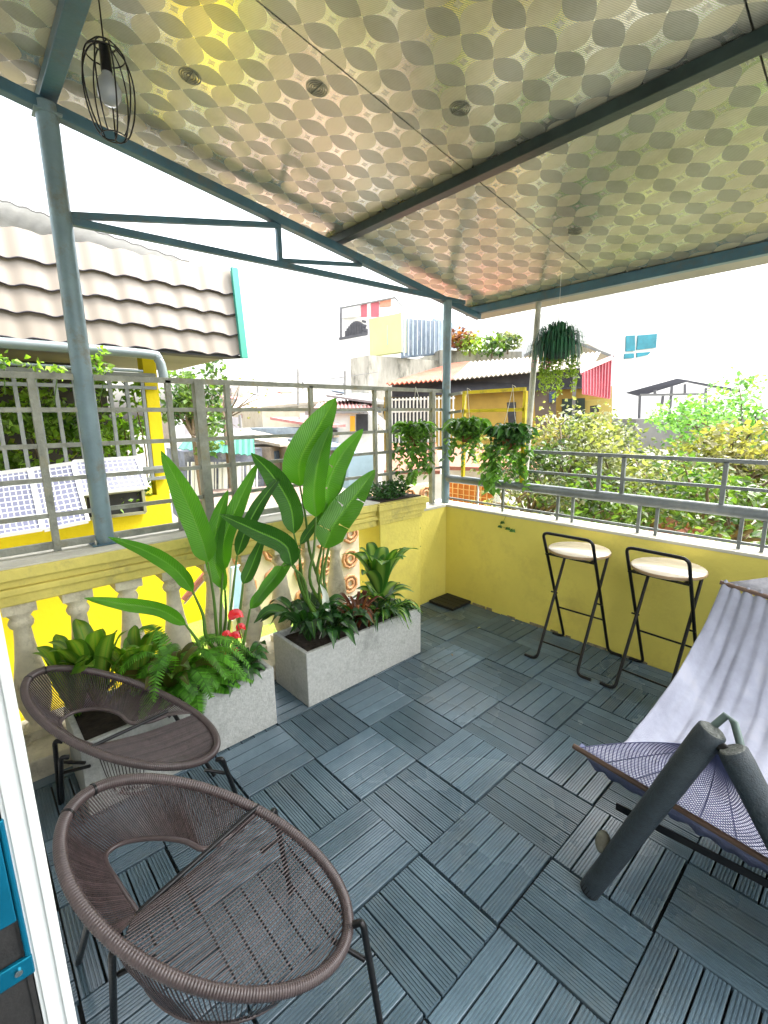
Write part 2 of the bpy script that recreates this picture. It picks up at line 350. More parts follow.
mb = MB(); mb.box((-1.6, -4.2, -.25), (2.75, 1.40, -.019)); o = mb.build('floor_slab', mat('dark_slab', (.02, .022, .022), .9, 0, .3, 8)); tag(o, kind='structure')

# dark leftover tile in the far corner + bits
t = thing('deck_tile', 'single dark deck tile lying loose in the corner where the yellow walls meet', 'deck tile', (-1.3, 1.08, 0))
mb = MB()
for k in range(4): mb.box((-1.40 + .0, .985 + k * .055, .002), (-1.17, 1.035 + k * .055, .020))
mb.build('slats', mat('black_plastic', (.014, .014, .013), .7), t)

for q, (u, v_, lab, mm) in enumerate(((513, 621, 'tiny pale fallen leaf on the deck by the wall foot', (.45, .42, .30)), (479, 628, 'small yellow green fallen leaf on the deck near the corner', (.30, .34, .10)), (452, 655, 'small brown fallen leaf beside the far trough', (.20, .12, .05)))):
    c = P(u, v_, 2, .004); a = q * 1.3; x_ = Vector((math.cos(a), math.sin(a), 0)) * .014; y_ = Vector((-math.sin(a), math.cos(a), 0)) * .005
    mb = MB(); mb.grid([[c - x_ - y_ * .1, c - x_ + y_ * .1], [c - x_ * .3 - y_ + Vector((0, 0, .004)), c - x_ * .3 + y_ + Vector((0, 0, .005))], [c + x_ * .5 - y_ * .8 + Vector((0, 0, .003)), c + x_ * .5 + y_ * .8 + Vector((0, 0, .006))], [c + x_, c + x_ + y_ * .1]])
    tag(mb.build('fallen_leaf', mat('dry_leaf', mm, .7), solid=.0006), lab, 'fallen leaf')

# ------------------------------------------------------------------ parapet walls
XW, YW = -1.42, 1.20; ZW = .715
t = thing('parapet_wall', 'low mustard yellow wall behind the two bar stools with white coping', 'wall', (0.6, 1.27, 0))
mb = MB(); mb.box((-1.62, YW, -.02), (2.75, YW + .14, ZW)); mb.build('wall', YWALL, t)
mb = MB(); mb.box((-1.62, YW - .006, ZW), (2.75, YW + .15, ZW + .018)); mb.build('coping', WCAP, t, bevel=.004)
mb = MB()
for k in range(26):
    x = -1.3 + k * .15 + rnd(-.05, .05); mb.box((x, YW - rnd(.003, .010), -.004), (x + rnd(.03, .12), YW, rnd(.004, .018)))
mb.build('mortar_residue', mat('dirty_mortar', (.22, .19, .12), .95, 0, .4, 30, .5, 60), t)
t = thing('side_wall', 'short mustard yellow wall between the planter pillar and the corner post', 'wall', (-1.5, 1.0, 0))
mb = MB(); mb.box((XW - .15, .86, -.02), (XW, YW - .002, ZW)); mb.build('wall', YWALL, t)
mb = MB(); mb.box((XW - .16, .875, ZW + .001), (XW + .004, YW - .008, ZW + .019)); mb.build('coping', WCAP, t, bevel=.003)

t = thing('planter_pillar', 'yellow moulded box pillar at the end of the balustrade holding a low green shrub', 'pillar', (-1.46, .66, 0))
mb = MB(); mb.box((-1.60, .47, -.02), (-1.37, .855, .74)); mb.build('shaft', YWALL, t, bevel=.004)
def moulding(mb, x0, x1, y0, y1, prof):
    """stack of steps: list of (z0, z1, outset)"""
    for z0, z1, o_ in prof: mb.box((x0 - o_, y0 - o_, z0), (x1 + o_, y1 + o_, z1))
mb = MB(); moulding(mb, -1.60, -1.37, .47, .855, [(.70, .725, .010), (.7252, .755, .02), (.7552, .80, .030), (.8002, .835, .045), (.8352, .845, .038)])
mb.build('cornice', YCAP, t, bevel=.003)
mb = MB(); mb.box((-1.61, .46, .8452), (-1.37, .86, .852)); mb.build('soil', SOIL, t)

# ------------------------------------------------------------------ balustrade
t = thing('balustrade', 'yellow capped stone balustrade with turned balusters behind the long planters', 'balustrade', (-1.48, -.8, 0))
mb = MB(); yA, yB = -2.6, .455
for z0, z1, x0, x1 in [(.690, .735, -1.60, -1.385), (.735, .765, -1.61, -1.365), (.765, .800, -1.60, -1.375), (.800, .848, -1.625, -1.345)]:
    mb.box((x0, yA, z0 + .0005), (x1, yB, z1))
mb.build('cap', YCAP, t, bevel=.006)
mb = MB(); mb.box((-1.62, yA, .8485), (-1.352, yB, .856)); mb.build('cap_top', WCAP, t)  # white sheet painting the blown-out top light onto the yellow cap
mb = MB(); mb.box((-1.62, yA, -.02), (-1.26, yB, .085)); mb.build('plinth', STONE, t, bevel=.008)
prof = [(.052, .085), (.052, .125), (.040, .130), (.034, .150), (.044, .165), (.060, .23), (.064, .29), (.058, .35), (.044, .43), (.034, .51), (.030, .565), (.040, .575), (.045, .590), (.040, .605), (.033, .612), (.050, .635), (.052, .64), (.052, .69)]
for k in range(10):
    mb = MB(); c = (-1.47, -1.63 + .2 * k + .0, 0)
    mb.lathe(prof, c, 22); mb.box((c[0] - .056, c[1] - .056, .645), (c[0] + .056, c[1] + .056, .6895)); mb.box((c[0] - .058, c[1] - .058, .0855), (c[0] + .058, c[1] + .058, .125))
    mb.build('baluster', STONE, t)

# ------------------------------------------------------------------ left railing
t = thing('metal_railing', 'weathered grey grid railing standing on the balustrade on the left', 'railing', (-1.5, -.2, .856))
XR = -1.50
for z in (1.58, 1.445, 1.30, 1.16, 1.01):
    mb = MB(); mb.bar((XR, -2.4, z), (XR, 1.24, z), .014 if z < 1.5 else .024, .019 if z < 1.5 else .024); mb.build('rail', RAILM, t)
mb = MB(); mb.bar((XR, -2.4, .883), (XR, .42, .883), .02, .03); mb.build('bottom_rail', RAILM, t)
for y, wd in ((-2.1, .024), (-1.68, .024), (-1.266, .026), (-.744, .024), (-.602, .045), (-.454, .026), (.056, .024), (.553, .022), (.678, .030), (1.12, .034)):
    mb = MB(); mb.bar((XR, y, .857 if y < .45 else .74), (XR, y, 1.58), wd); mb.build('post', RAILM, t)
# back railing
t = thing('metal_railing', 'grey railing with one thick tube on the wall above the bar stools', 'railing', (.5, 1.25, ZW))
YR = 1.255
for z, wd in ((1.16, .02), (1.03, .016)):
    mb = MB(); mb.bar((-.80, YR, z), (2.75, YR, z), wd); mb.build('rail', RAILS, t)
mb = MB(); mb.tube([(-1.46, YR, .925), (2.75, YR, .905)], .030, 16); mb.build('thick_rail', mat('grey_rail_tube', (.20, .225, .235), .35, .3, .2, 6, .15, 40, dirt=(.28, .28, .25), dirts=6), t)
mb = MB(); mb.bar((-1.44, YR, .775), (2.75, YR, .752), .012); mb.build('bottom_rail', RAILS, t)
for x in (-.304, -.17, .308, .9, 1.5, 2.1): mb = MB(); mb.bar((x, YR, .945), (x, YR, 1.155), .020); mb.build('upright', RAILS, t)
for x in (-.956, -.549, -.451, -.066, .025, .40, .491, 1.0, 1.5, 2.0): mb = MB(); mb.bar((x, YR, .735), (x, YR, .90), .016); mb.build('upright', RAILS, t)
mb = MB(); mb.bar((-1.17, YR, .735), (-1.17, YR, .90), .012); mb.build('upright', WHITEP, t)
# yellow frame
t = thing('hanging_rack', 'bright yellow square tube frame beside the corner post above the hanging pots', 'frame', (-1.06, YR, 1.0))
for a, b_ in (((-1.32, YR, 1.56), (-.815, YR, 1.56)), ((-1.32, YR, 1.43), (-.815, YR, 1.43)), ((-1.31, YR, .95), (-1.31, YR, 1.548)), ((-.815, YR, .95), (-.815, YR, 1.548))):
    mb = MB(); mb.bar(a, b_, .022); mb.build('bar', YSTEEL, t)
mb = MB(); mb.bar((-1.44, YR, 1.55), (-1.335, YR, 1.56), .02); mb.build('grey_bar', RAILM, t)
mb = MB(); mb.bar((-1.44, YR, 1.42), (-1.335, YR, 1.43), .018); mb.build('grey_bar', RAILM, t)

# ------------------------------------------------------------------ canopy roof
SL = .152
def zc(y): return 2.235 - SL * (y - 1.6)
t = thing('canopy_roof', 'blue grey steel canopy with patterned ceiling panels over the balcony', 'canopy', (0, 0, 0))
m, n, l, b = newmat('patterned_ceiling')
v = coords(n, l, (1 / .132, 1 / .132, 1), rot=(0, 0, .2)); sp = n.new('ShaderNodeSeparateXYZ'); l.new(v, sp.inputs[0])
def mth(op, a, b2=None, c=None):
    x = n.new('ShaderNodeMath'); x.operation = op
    for k, q in enumerate((a, b2, c)):
        if q is None: continue
        if isinstance(q, (int, float)): x.inputs[k].default_value = q
        else: l.new(q, x.inputs[k])
    return x.outputs[0]
X, Y = sp.outputs['X'], sp.outputs['Y']
dx = mth('ABSOLUTE', mth('SUBTRACT', mth('FRACT', mth('ADD', X, .5)), .5)); dy = mth('ABSOLUTE', mth('SUBTRACT', mth('FRACT', mth('ADD', Y, .5)), .5))
# horizontal petals lie along y = integer, upright petals along x = integer; tips meet at the lattice points
hp = mth('SUBTRACT', mth('MULTIPLY', mth('POWER', mth('SINE', mth('MULTIPLY', dx, PI)), .80), .350), dy)
vp = mth('SUBTRACT', mth('MULTIPLY', mth('POWER', mth('SINE', mth('MULTIPLY', dy, PI)), .80), .350), dx)
par = mth('GREATER_THAN', vp, hp)
mg = mth('MAXIMUM', hp, vp)
petal = mth('GREATER_THAN', mg, .034)
seam_ = mth('LESS_THAN', mth('ABSOLUTE', mth('SUBTRACT', hp, vp)), .018)
starin = mth('LESS_THAN', mg, -.075)
ln = mth('MULTIPLY', mth('SUBTRACT', 1, petal), mth('SUBTRACT', 1, mth('MULTIPLY', starin, .55)))
ln = mth('MAXIMUM', ln, mth('MULTIPLY', seam_, .45))
mx = n.new('ShaderNodeMixRGB'); l.new(mth('GREATER_THAN', par, .5), mx.inputs['Fac']); mx.inputs['Color1'].default_value = (.72, .68, .53, 1); mx.inputs['Color2'].default_value = (.46, .46, .40, 1)
wv = n.new('ShaderNodeTexWave'); wv.inputs['Scale'].default_value = 5; l.new(coords(n, l, (1 / .092, 1 / .092, 1), rot=(0, 0, .5)), wv.inputs['Vector'])
mw = n.new('ShaderNodeMixRGB'); mw.blend_type = 'MULTIPLY'; mw.inputs['Fac'].default_value = .22; l.new(mx.outputs[0], mw.inputs['Color1']); l.new(wv.outputs['Color'], mw.inputs['Color2'])
m3 = n.new('ShaderNodeMixRGB'); l.new(ln, m3.inputs['Fac']); l.new(mw.outputs[0], m3.inputs['Color1']); m3.inputs['Color2'].default_value = (.86, .85, .78, 1)
nst = n.new('ShaderNodeTexNoise'); nst.inputs['Scale'].default_value = 1.6; nst.inputs['Detail'].default_value = 7; nst.inputs['Roughness'].default_value = .7; l.new(coords(n, l), nst.inputs['Vector'])
rst = n.new('ShaderNodeValToRGB'); rst.color_ramp.elements[0].position = .30; rst.color_ramp.elements[0].color = (.62, .60, .52, 1); rst.color_ramp.elements[1].position = .55; rst.color_ramp.elements[1].color = (1, 1, 1, 1); l.new(nst.outputs['Fac'], rst.inputs['Fac'])
m4 = n.new('ShaderNodeMixRGB'); m4.blend_type = 'MULTIPLY'; m4.inputs['Fac'].default_value = .8; l.new(m3.outputs[0], m4.inputs['Color1']); l.new(rst.outputs['Color'], m4.inputs['Color2'])
l.new(m4.outputs[0], b.inputs['Base Color'])
l.new(mth('ADD', mth('MULTIPLY', ln, .35), .50), b.inputs['Metallic'])
b.inputs['Coat Weight'].default_value = .5; b.inputs['Coat Roughness'].default_value = .12
l.new(mth('SUBTRACT', .25, mth('MULTIPLY', ln, .10)), b.inputs['Roughness'])
bp = n.new('ShaderNodeBump'); bp.inputs['Strength'].default_value = .25; bp.inputs['Distance'].default_value = .003
l.new(mth('ADD', ln, mth('MULTIPLY', wv.outputs['Fac'], .15)), bp.inputs['Height']); l.new(bp.outputs[0], b.inputs['Normal'])
CEIL = m
SOFFIT = mat('pale_soffit', (.30, .29, .26), .5, .1, .1, 4)
yF, yBk = 1.665, -2.0
seams = [-1.60, -.56, .44, 1.44]
for x0, x1 in zip(seams[:-1], seams[1:]):
    mb = MB(); g_ = .003
    mb.prism([(x0 + g_, yF, zc(yF)), (x1 - g_, yF, zc(yF)), (x1 - g_, yBk, zc(yBk)), (x0 + g_, yBk, zc(yBk))], (0, 0, .03)); mb.build('ceiling_panel', CEIL, t)
mb = MB(); mb.prism([(-1.72, 2.0, zc(2.0) + .034), (1.5, 2.0, zc(2.0) + .034), (1.5, yBk, zc(yBk) + .034), (-1.72, yBk, zc(yBk) + .034)], (0, 0, .03)); mb.build('roof_sheet', SOFFIT, t)
def sbar(name, a, b_, w_, h_, m=STEEL): mb = MB(); mb.bar(a, b_, w_, h_); return mb.build(name, m, t, bevel=.003)
sbar('beam', (-1.60, .30, zc(.30) - .022), (1.44, .30, zc(.30) - .022), .055, .042, STEELD)
sbar('beam', (-1.60, -1.075, zc(-1.075) - .022), (1.44, -1.075, zc(-1.075) - .022), .06, .042)
sbar('beam', (-1.60, 1.64, zc(1.64) - .03), (1.44, 1.64, zc(1.64) - .03), .05, .058)
sbar('side_beam', (-1.50, 1.66, zc(1.66) - .072), (-1.50, -2.0, zc(-2.0) - .072), .045, .045)
mb = MB(); mb.tube([(XR, -1.085, .86), (XR, -1.085, zc(-1.085) - .06)], .038, 20); p1 = mb.build('post', STEELL, t)
mb = MB(); mb.tube([(-1.475, 1.25, .735), (-1.475, 1.25, 2.21)], .031, 20); mb.build('post', STEELL, t)
sbar('base_plate', (XR - .06, -1.085, .860), (XR + .06, -1.085, .860), .12, .006)
mb = MB(); mb.box((XR - .04, -1.13, zc(-1.085) - .10), (XR + .04, -1.04, zc(-1.085) - .094)); mb.build('head_plate', STEELL, t)
mb = MB()
for dx_, dy_ in ((-.045, -.045), (.045, -.045), (.045, .045), (-.045, .045)): mb.tube([(XR + dx_, -1.085 + dy_, .863), (XR + dx_, -1.085 + dy_, .885)], .005, 6)
mb.build('anchor_bolts', CHROME, t)
sbar('truss_bar', (XR, -1.06, 2.185), (-1.478, 1.45, 2.225), .026, .030)
sbar('truss_bar', (XR, -1.06, 2.205), (XR, -.10, zc(-.1) - .10), .024, .026)
sbar('truss_bar', (XR, -.10, 2.21), (XR, -.10, zc(-.1) - .09), .026, .026)
sbar('truss_bar', (XR, -.09, 2.225), (XR, .47, zc(.47) - .10), .020, .022)
mb = MB(); mb.tube([(-.975, 1.64, zc(1.64) - .05), (-.80, 1.27, .97)], .020, 12); mb.build('brace', mat('pale_strut', (.42, .42, .36), .6, .1, .25, 10, .2, 60), t)
# ceiling vents printed grilles
for u, v_ in ((190, 76), (317, 88), (575, 231), (460, 108)):
    d = ray(u, v_); s_ = (zc(CAM.y) - CAM.z) / (d.z + SL * d.y); q = CAM + d * s_
    mb = MB(); 
    for k in range(4): 
        r = .012 + .008 * k; mb.tube([(q.x + r * math.cos(a * PI / 8), q.y + r * math.sin(a * PI / 8), zc(q.y + r * math.sin(a * PI / 8)) - .002) for a in range(16)], .0016, 4, closed=True)
    mb.bar((q.x - .036, q.y, zc(q.y) - .002), (q.x + .036, q.y, zc(q.y) - .002), .003)
    mb.build('ceiling_vent', mat('vent_grey', (.16, .17, .13), .5), t)

# ------------------------------------------------------------------ cage pendant lamp
LX, LY = -.85, -1.04
t = thing('pendant_lamp', 'black wire cage pendant lamp hanging from the canopy', 'lamp', (LX, LY, zc(LY)))
mb = MB(); mb.tube([(LX, LY, zc(LY) - .003), (LX, LY, 2.475)], .0022, 6); mb.build('cord', BLACK, t)
mb = MB(); mb.tube([(LX, LY, 2.475), (LX, LY, 2.47), (LX, LY, 2.40)], [.006, .014, .016], 14); mb.build('lamp_holder', BLACK, t)
mb = MB(); mb.lathe([(.001, 2.316), (.018, 2.32), (.030, 2.335), (.034, 2.355), (.028, 2.375), (.016, 2.392), (.014, 2.40)], (LX, LY, 0), 18)
m, n, l, b = newmat('bulb_glass'); b.inputs['Base Color'].default_value = (.30, .33, .36, 1); b.inputs['Roughness'].default_value = .25; b.inputs['Coat Weight'].default_value = .5
mb.build('bulb', m, t)
mb = MB()
for z, r in ((2.47, .030), (2.445, .052)): mb.tube([(LX + r * math.cos(a * PI / 12), LY + r * math.sin(a * PI / 12), z) for a in range(24)], .0022, 5, closed=True)
for k in range(9):
    a = 2 * PI * k / 9
    pr = [(.008, 2.474), (.030, 2.47), (.052, 2.445), (.066, 2.40), (.068, 2.35), (.060, 2.295), (.045, 2.25), (.022, 2.228), (.0, 2.226)] if k % 3 == 0 else [(.030, 2.47), (.052, 2.445), (.066, 2.40), (.068, 2.35), (.060, 2.295), (.045, 2.25), (.034, 2.235)]
    mb.tube(catmull([(LX + r * math.cos(a), LY + r * math.sin(a), z) for r, z in pr], 3), .0023, 5)
mb.tube([(LX + .034 * math.cos(a * PI / 12), LY + .034 * math.sin(a * PI / 12), 2.235) for a in range(24)], .0018, 5, closed=True)
mb.build('wire_cage', BLACK, t)

# ------------------------------------------------------------------ planters
def planter(label, y0, y1):
    t = thing('concrete_planter', label, 'planter', (-1.06, (y0 + y1) / 2, 0))
    x0, x1, h_ = -1.235, -.915, .285; w_ = .022
    mb = MB()
    rows = [[(x0, y0), (x1, y0), (x1, y1), (x0, y1)], [(x0 + w_, y0 + w_), (x1 - w_, y0 + w_), (x1 - w_, y1 - w_), (x0 + w_, y1 - w_)]]
    mb.grid([[(*p, .002) for p in rows[0]], [(*p, h_) for p in rows[0]], [(*p, h_) for p in rows[1]], [(*p, h_ - .06) for p in rows[1]]], closed=True, smooth=False)
    mb.build('trough', TERRAZZO, t, bevel=.004)
    mb = MB(); N = 14
    mb.grid([[(lerp(x0 + w_, x1 - w_, i / 6), lerp(y0 + w_, y1 - w_, j / N), h_ - .035 + rnd(-.008, .010)) for i in range(7)] for j in range(N + 1)])
    mb.build('soil', SOIL, t)
planter('pale grey concrete trough with peace lily and striped plant near the yellow wall', -.425, .375)
planter('pale grey concrete trough behind the chairs holding ferns and red anthurium', -1.36, -.60)

# ------------------------------------------------------------------ leaves
def blade(mb, mid, width, nrm, fold=.25, prof=None, nx=3, wav=.0, twist=0., tears=()):
    """leaf blade along polyline mid (base->tip); nrm: rough normal"""
    pts = catmull(mid, 14 if tears else 5); m_ = len(pts); nrm = Vector(nrm).normalized(); rows = []
    for k, p in enumerate(pts):
        t_ = k / (m_ - 1); a = pts[max(k - 1, 0)]; b = pts[min(k + 1, m_ - 1)]; tg = (b - a).normalized()
        side = tg.cross(nrm)
        if side.length < .05: side = tg.cross(Vector((.3, .5, .8)))
        side.normalize(); nn = side.cross(tg)
        if twist: side = (Matrix.Rotation(twist * t_, 3, tg) @ side); nn = side.cross(tg)
        wd = width * .5 * (prof(t_) if prof else math.sin(PI * min(1, t_ ** .75)) ** .75 if 0 < t_ < 1 else 0.02)
        row = []
        for j in range(-nx, nx + 1):
            s = j / nx
            row.append(p + side * (wd * s * math.cos(fold * abs(s))) + nn * (wd * abs(s) * math.sin(fold) + wav * wd * math.sin(p.length * 60 + (2 if s > 0 else 0)) * s * s))
        rows.append(row)
    N = 2 * nx + 1
    if not tears: mb.grid(rows, uvf=lambda a, b: ((b - nx) / nx, a / (m_ - 1))); return
    # each tear opens a thin wedge from the margin inwards
    f0 = len(mb.f); mb.grid(rows, uvf=lambda a, b: ((b - nx) / nx, a / (m_ - 1))); base_i = len(mb.v) - len(rows) * N
    for (tt, sd_, dep) in tears:
        r0 = int(tt * (m_ - 1)); cols = range(2 * nx, 2 * nx - dep, -1) if sd_ > 0 else range(0, dep)
        for q, c_ in enumerate(cols):   # slide the margin vertices apart
            w_ = .30 + .17 * q / dep; a_ = base_i + r0 * N + c_; b_ = base_i + (r0 + 1) * N + c_
            d_ = (mb.v[b_] - mb.v[a_]); mb.v[a_] = mb.v[a_] + d_ * w_; mb.v[b_] = mb.v[b_] - d_ * w_
        dele = [f0 + r0 * (N - 1) + ((c_ - 1) if sd_ > 0 else c_) for c_ in cols]
        for fi in dele: mb.f[fi] = None
    keep = [i_ for i_ in range(len(mb.f)) if mb.f[i_] is not None]
    mb.f = [mb.f[i_] for i_ in keep]; mb.uv = [mb.uv[i_] for i_ in keep]; mb.sm = [mb.sm[i_] for i_ in keep]
def pb(t_):   # banana-like paddle outline
    return max(.03, min(1, (t_ * 6) ** .6) * min(1, ((1 - t_) * 2.4) ** .62))
tocam = lambda p: (CAM - Vector(p)).normalized()
def bigplant(label, base, leaves, group=None):
    t = thing('bird_of_paradise_plant', label, 'plant', base, group)
    for L in leaves:
        px, x, wd, stem, dk = L['m'], L['x'], L['w'], L['s'], L.get('d', 0)
        xs = L.get('xs', [x] * len(px))
        mid = [P(u, v_, 0, xx) for (u, v_), xx in zip(px, xs)]
        nb_ = tocam(mid[len(mid) // 2]) + Vector(L.get('n', (0, 0, 0)))
        mb = MB(); blade(mb, mid, wd, nb_, L.get('f', .3), pb, 4, .09, L.get('t', 0), L.get('tr', ())); mb.keepn = True
        lf = mb.build('leaf', BANANAD if dk else BANANA, t)
        sp = [P(u, v_, 0, x) for u, v_ in stem]; b0 = Vector(base) + Vector((rnd(-.03, .03), rnd(-.03, .03), 0))
        pts = catmull([b0] + sp + [mid[0]], 5)
        mb = MB(); mb.tube(pts, [lerp(.010, .0045, k / (len(pts) - 1)) for k in range(len(pts))], 8); mb.build('stalk', STEM, t)
    return t
bigplant('tall bird of paradise with upright paddle leaves in the trough near the wall', (-1.10, -.10, .255), [
    dict(m=[(300, 486), (300, 460), (318, 428), (336, 398)], x=-1.16, w=.17, s=[(312, 560), (306, 520)], f=.35),
    dict(m=[(316, 517), (314, 490), (320, 455), (332, 424)], x=-1.08, w=.125, s=[(311, 585), (314, 550)], f=.5),
    dict(m=[(325, 515), (328, 485), (342, 455), (363, 429)], x=-1.14, w=.13, s=[(318, 580), (322, 545)], f=.35, n=(0, .5, 0), tr=((.3, -1, 4), (.5, -1, 3))),
    dict(m=[(324, 548), (334, 525), (352, 500), (375, 470)], x=-1.05, w=.16, s=[(320, 600), (322, 570)], f=.3, d=0, tr=((.25, -1, 4), (.38, 1, 3), (.55, -1, 3), (.7, 1, 3))),
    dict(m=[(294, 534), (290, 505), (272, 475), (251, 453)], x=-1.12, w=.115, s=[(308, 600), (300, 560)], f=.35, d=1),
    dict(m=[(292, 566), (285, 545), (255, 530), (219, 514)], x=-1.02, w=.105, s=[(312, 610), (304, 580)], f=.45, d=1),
    dict(m=[(282, 566), (276, 575), (264, 590), (253, 606)], x=-1.06, w=.07, s=[(306, 600), (294, 566)], f=.5, d=0),
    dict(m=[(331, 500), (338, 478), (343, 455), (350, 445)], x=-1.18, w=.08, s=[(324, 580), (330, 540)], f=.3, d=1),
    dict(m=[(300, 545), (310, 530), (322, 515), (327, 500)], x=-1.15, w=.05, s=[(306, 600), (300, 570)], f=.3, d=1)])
bigplant('spreading bird of paradise with low side leaves beside the red anthurium', (-1.10, -.73, .255), [
    dict(m=[(208, 562), (200, 535), (182, 492), (161, 451)], x=-1.08, w=.105, s=[(218, 640), (214, 600)], f=.3),
    dict(m=[(223, 572), (224, 540), (240, 500), (258, 462)], x=-1.16, w=.085, s=[(222, 640), (221, 605)], f=.35),
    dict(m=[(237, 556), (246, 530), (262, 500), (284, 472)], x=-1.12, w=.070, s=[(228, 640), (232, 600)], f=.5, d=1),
    dict(m=[(193, 592), (176, 570), (148, 552), (108, 537)], x=-1.02, w=.065, s=[(208, 640), (203, 615)], f=.4),
    dict(m=[(186, 625), (160, 610), (122, 604), (84, 598)], x=-1.0, w=.060, s=[(205, 655), (197, 640)], f=.5),
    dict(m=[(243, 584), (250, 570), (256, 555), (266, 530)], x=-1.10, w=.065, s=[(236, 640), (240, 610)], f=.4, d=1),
    dict(m=[(250, 609), (262, 594), (282, 572), (299, 545)], x=-1.06, w=.06, s=[(240, 655), (246, 630)], f=.4),
    dict(m=[(225, 590), (214, 560), (218, 520), (228, 490)], x=-1.17, w=.08, s=[(224, 640), (226, 615)], f=.3)])

def rosette(mb, c, n_, L, wd, up=.9, arch=.5, spread=1., fold=.3, prof=None, az0=None, az1=None, nx=2):
    c = Vector(c)
    for k in range(n_):
        a = (rnd(az0, az1) if az0 is not None else 2 * PI * k / n_ + rnd(-.3, .3)); ln = L * rnd(.7, 1.1); e = rnd(.35, 1.) * spread
        d = Vector((math.cos(a), math.sin(a), 0)); b0 = c + d * .01
        p1_ = b0 + d * ln * .35 * e + Vector((0, 0, ln * up * .5)); p2_ = b0 + d * ln * .75 * e + Vector((0, 0, ln * up * (.85 - arch * .3 * e)))
        p3_ = b0 + d * ln * 1.1 * e + Vector((0, 0, ln * up * (1.0 - arch * e)))
        blade(mb, [b0, p1_, p2_, p3_], wd * rnd(.8, 1.15), Vector((0, 0, 1)) - d * .6 + Vector((rnd(-.3, .3), rnd(-.3, .3), 0)), fold, prof, nx)
def lance(t_): return max(.03, math.sin(PI * t_ ** .8) ** .8) if 0 < t_ < 1 else .03
def lily(t_): return max(.05, math.sin(PI * max(0, (t_ - .25) / .75) ** .85)) if t_ > .25 and t_ < 1 else .05
def small(name, label, cat, c, builder, group=None):
    t = thing(name, label, cat, c, group)
    for nm, mt, fn in builder:
        mb = MB(); mb.keepn = True; fn(mb); mb.build(nm, mt, t)
    return t
def fern(mb, c, n_, L, az0=0, az1=2 * PI, up=.7):
    c = Vector(c)
    for k in range(n_):
        a = rnd(az0, az1); d = Vector((math.cos(a), math.sin(a), 0)); ln = L * rnd(.7, 1.15)
        u_ = up * rnd(.6, 1.2)
        pts = catmull([c, c + d * ln * .35 + Vector((0, 0, ln * .55 * u_)), c + d * ln * .75 + Vector((0, 0, ln * .62 * u_)), c + d * ln * 1.1 + Vector((0, 0, ln * .3 * u_))], 6)
        side = d.cross(Vector((0, 0, 1)))
        mb.tube(pts, .0012, 4, cap=False)
        for q in range(2, len(pts) - 1):
            tt = q / len(pts); ll = .038 * math.sin(PI * (tt * .85 + .12)); tg = (pts[q + 1] - pts[q - 1]).normalized()
            for sgn in (-1, 1):
                for hh in (0, .5):
                    p0 = pts[q].lerp(pts[q + 1], hh); e_ = p0 + side * sgn * ll + tg * ll * .35 - Vector((0, 0, ll * .25))
                    wv_ = tg * .0055
                    mb.quad([p0 - wv_, p0 + wv_, e_ + wv_ * .3, e_ - wv_ * .3], smooth=True)
# trough near wall
ZS = .255
small('peace_lily', 'dark glossy peace lily with one white spathe at the near end of the trough', 'plant', (-1.06, -.29, ZS), [
    ('leaves', LILY, lambda mb: (rosette(mb, (-1.08, -.30, ZS), 34, .28, .065, .95, .6, .9, .3, lily), rosette(mb, (-1.02, -.20, ZS), 30, .23, .055, .8, .8, 1., .3, lily), rosette(mb, (-1.14, -.22, ZS), 18, .24, .06, .9, .6, 1., .3, lily), rosette(mb, (-1.05, -.06, ZS), 16, .17, .045, .7, .9, 1., .3, lily))),
    ('spathe', WHITEFL, lambda mb: (blade(mb, [P(329, 612, 0, -1.02), P(326, 603, 0, -1.02), P(325, 594, 0, -1.02), P(320, 584, 0, -1.01)], .04, tocam((-1.02, -.2, .4)), .4), mb.tube([(-1.06, -.25, ZS), P(329, 612, 0, -1.02)], .0025, 6)))])
small('cordyline', 'small red leaved cordyline in the middle of the far trough', 'plant', (-1.02, .0, ZS), [
    ('leaves', CORDY, lambda mb: (rosette(mb, (-1.02, -.02, ZS), 34, .22, .020, .95, .6, .9, .3, lance), rosette(mb, (-.99, .03, ZS), 14, .13, .014, .9, .7, .9, .3, lance)))])
small('striped_dracaena', 'upright dracaena with light green striped leaves at the far end of the trough', 'plant', (-1.08, .20, ZS), [
    ('leaves', DRAC, lambda mb: (rosette(mb, (-1.08, .20, ZS + .12), 17, .31, .092, 1., .32, .8, .25, lance), rosette(mb, (-1.08, .20, ZS + .05), 12, .26, .07, .5, .6, 1.0, .3, lance))),
    ('stem', STEM, lambda mb: mb.tube([(-1.08, .20, ZS - .02), (-1.08, .20, ZS + .16)], .010, 8))])
small('spider_plant', 'spider plant with thin arching leaves spilling over the far trough rim', 'plant', (-1.0, .13, ZS), [
    ('leaves', LILY, lambda mb: (rosette(mb, (-1.02, .10, ZS), 40, .21, .022, .8, .9, 1., .3, lance), rosette(mb, (-1.0, .26, ZS), 30, .16, .022, .6, 1.1, 1., .3, lance))),
    ('pale_leaves', DRAC, lambda mb: (rosette(mb, (-1.0, .17, ZS), 30, .20, .026, .7, 1.0, 1., .3, lance), rosette(mb, (-1.0, .30, ZS), 14, .16, .026, .6, 1.1, 1., .3, lance)))])
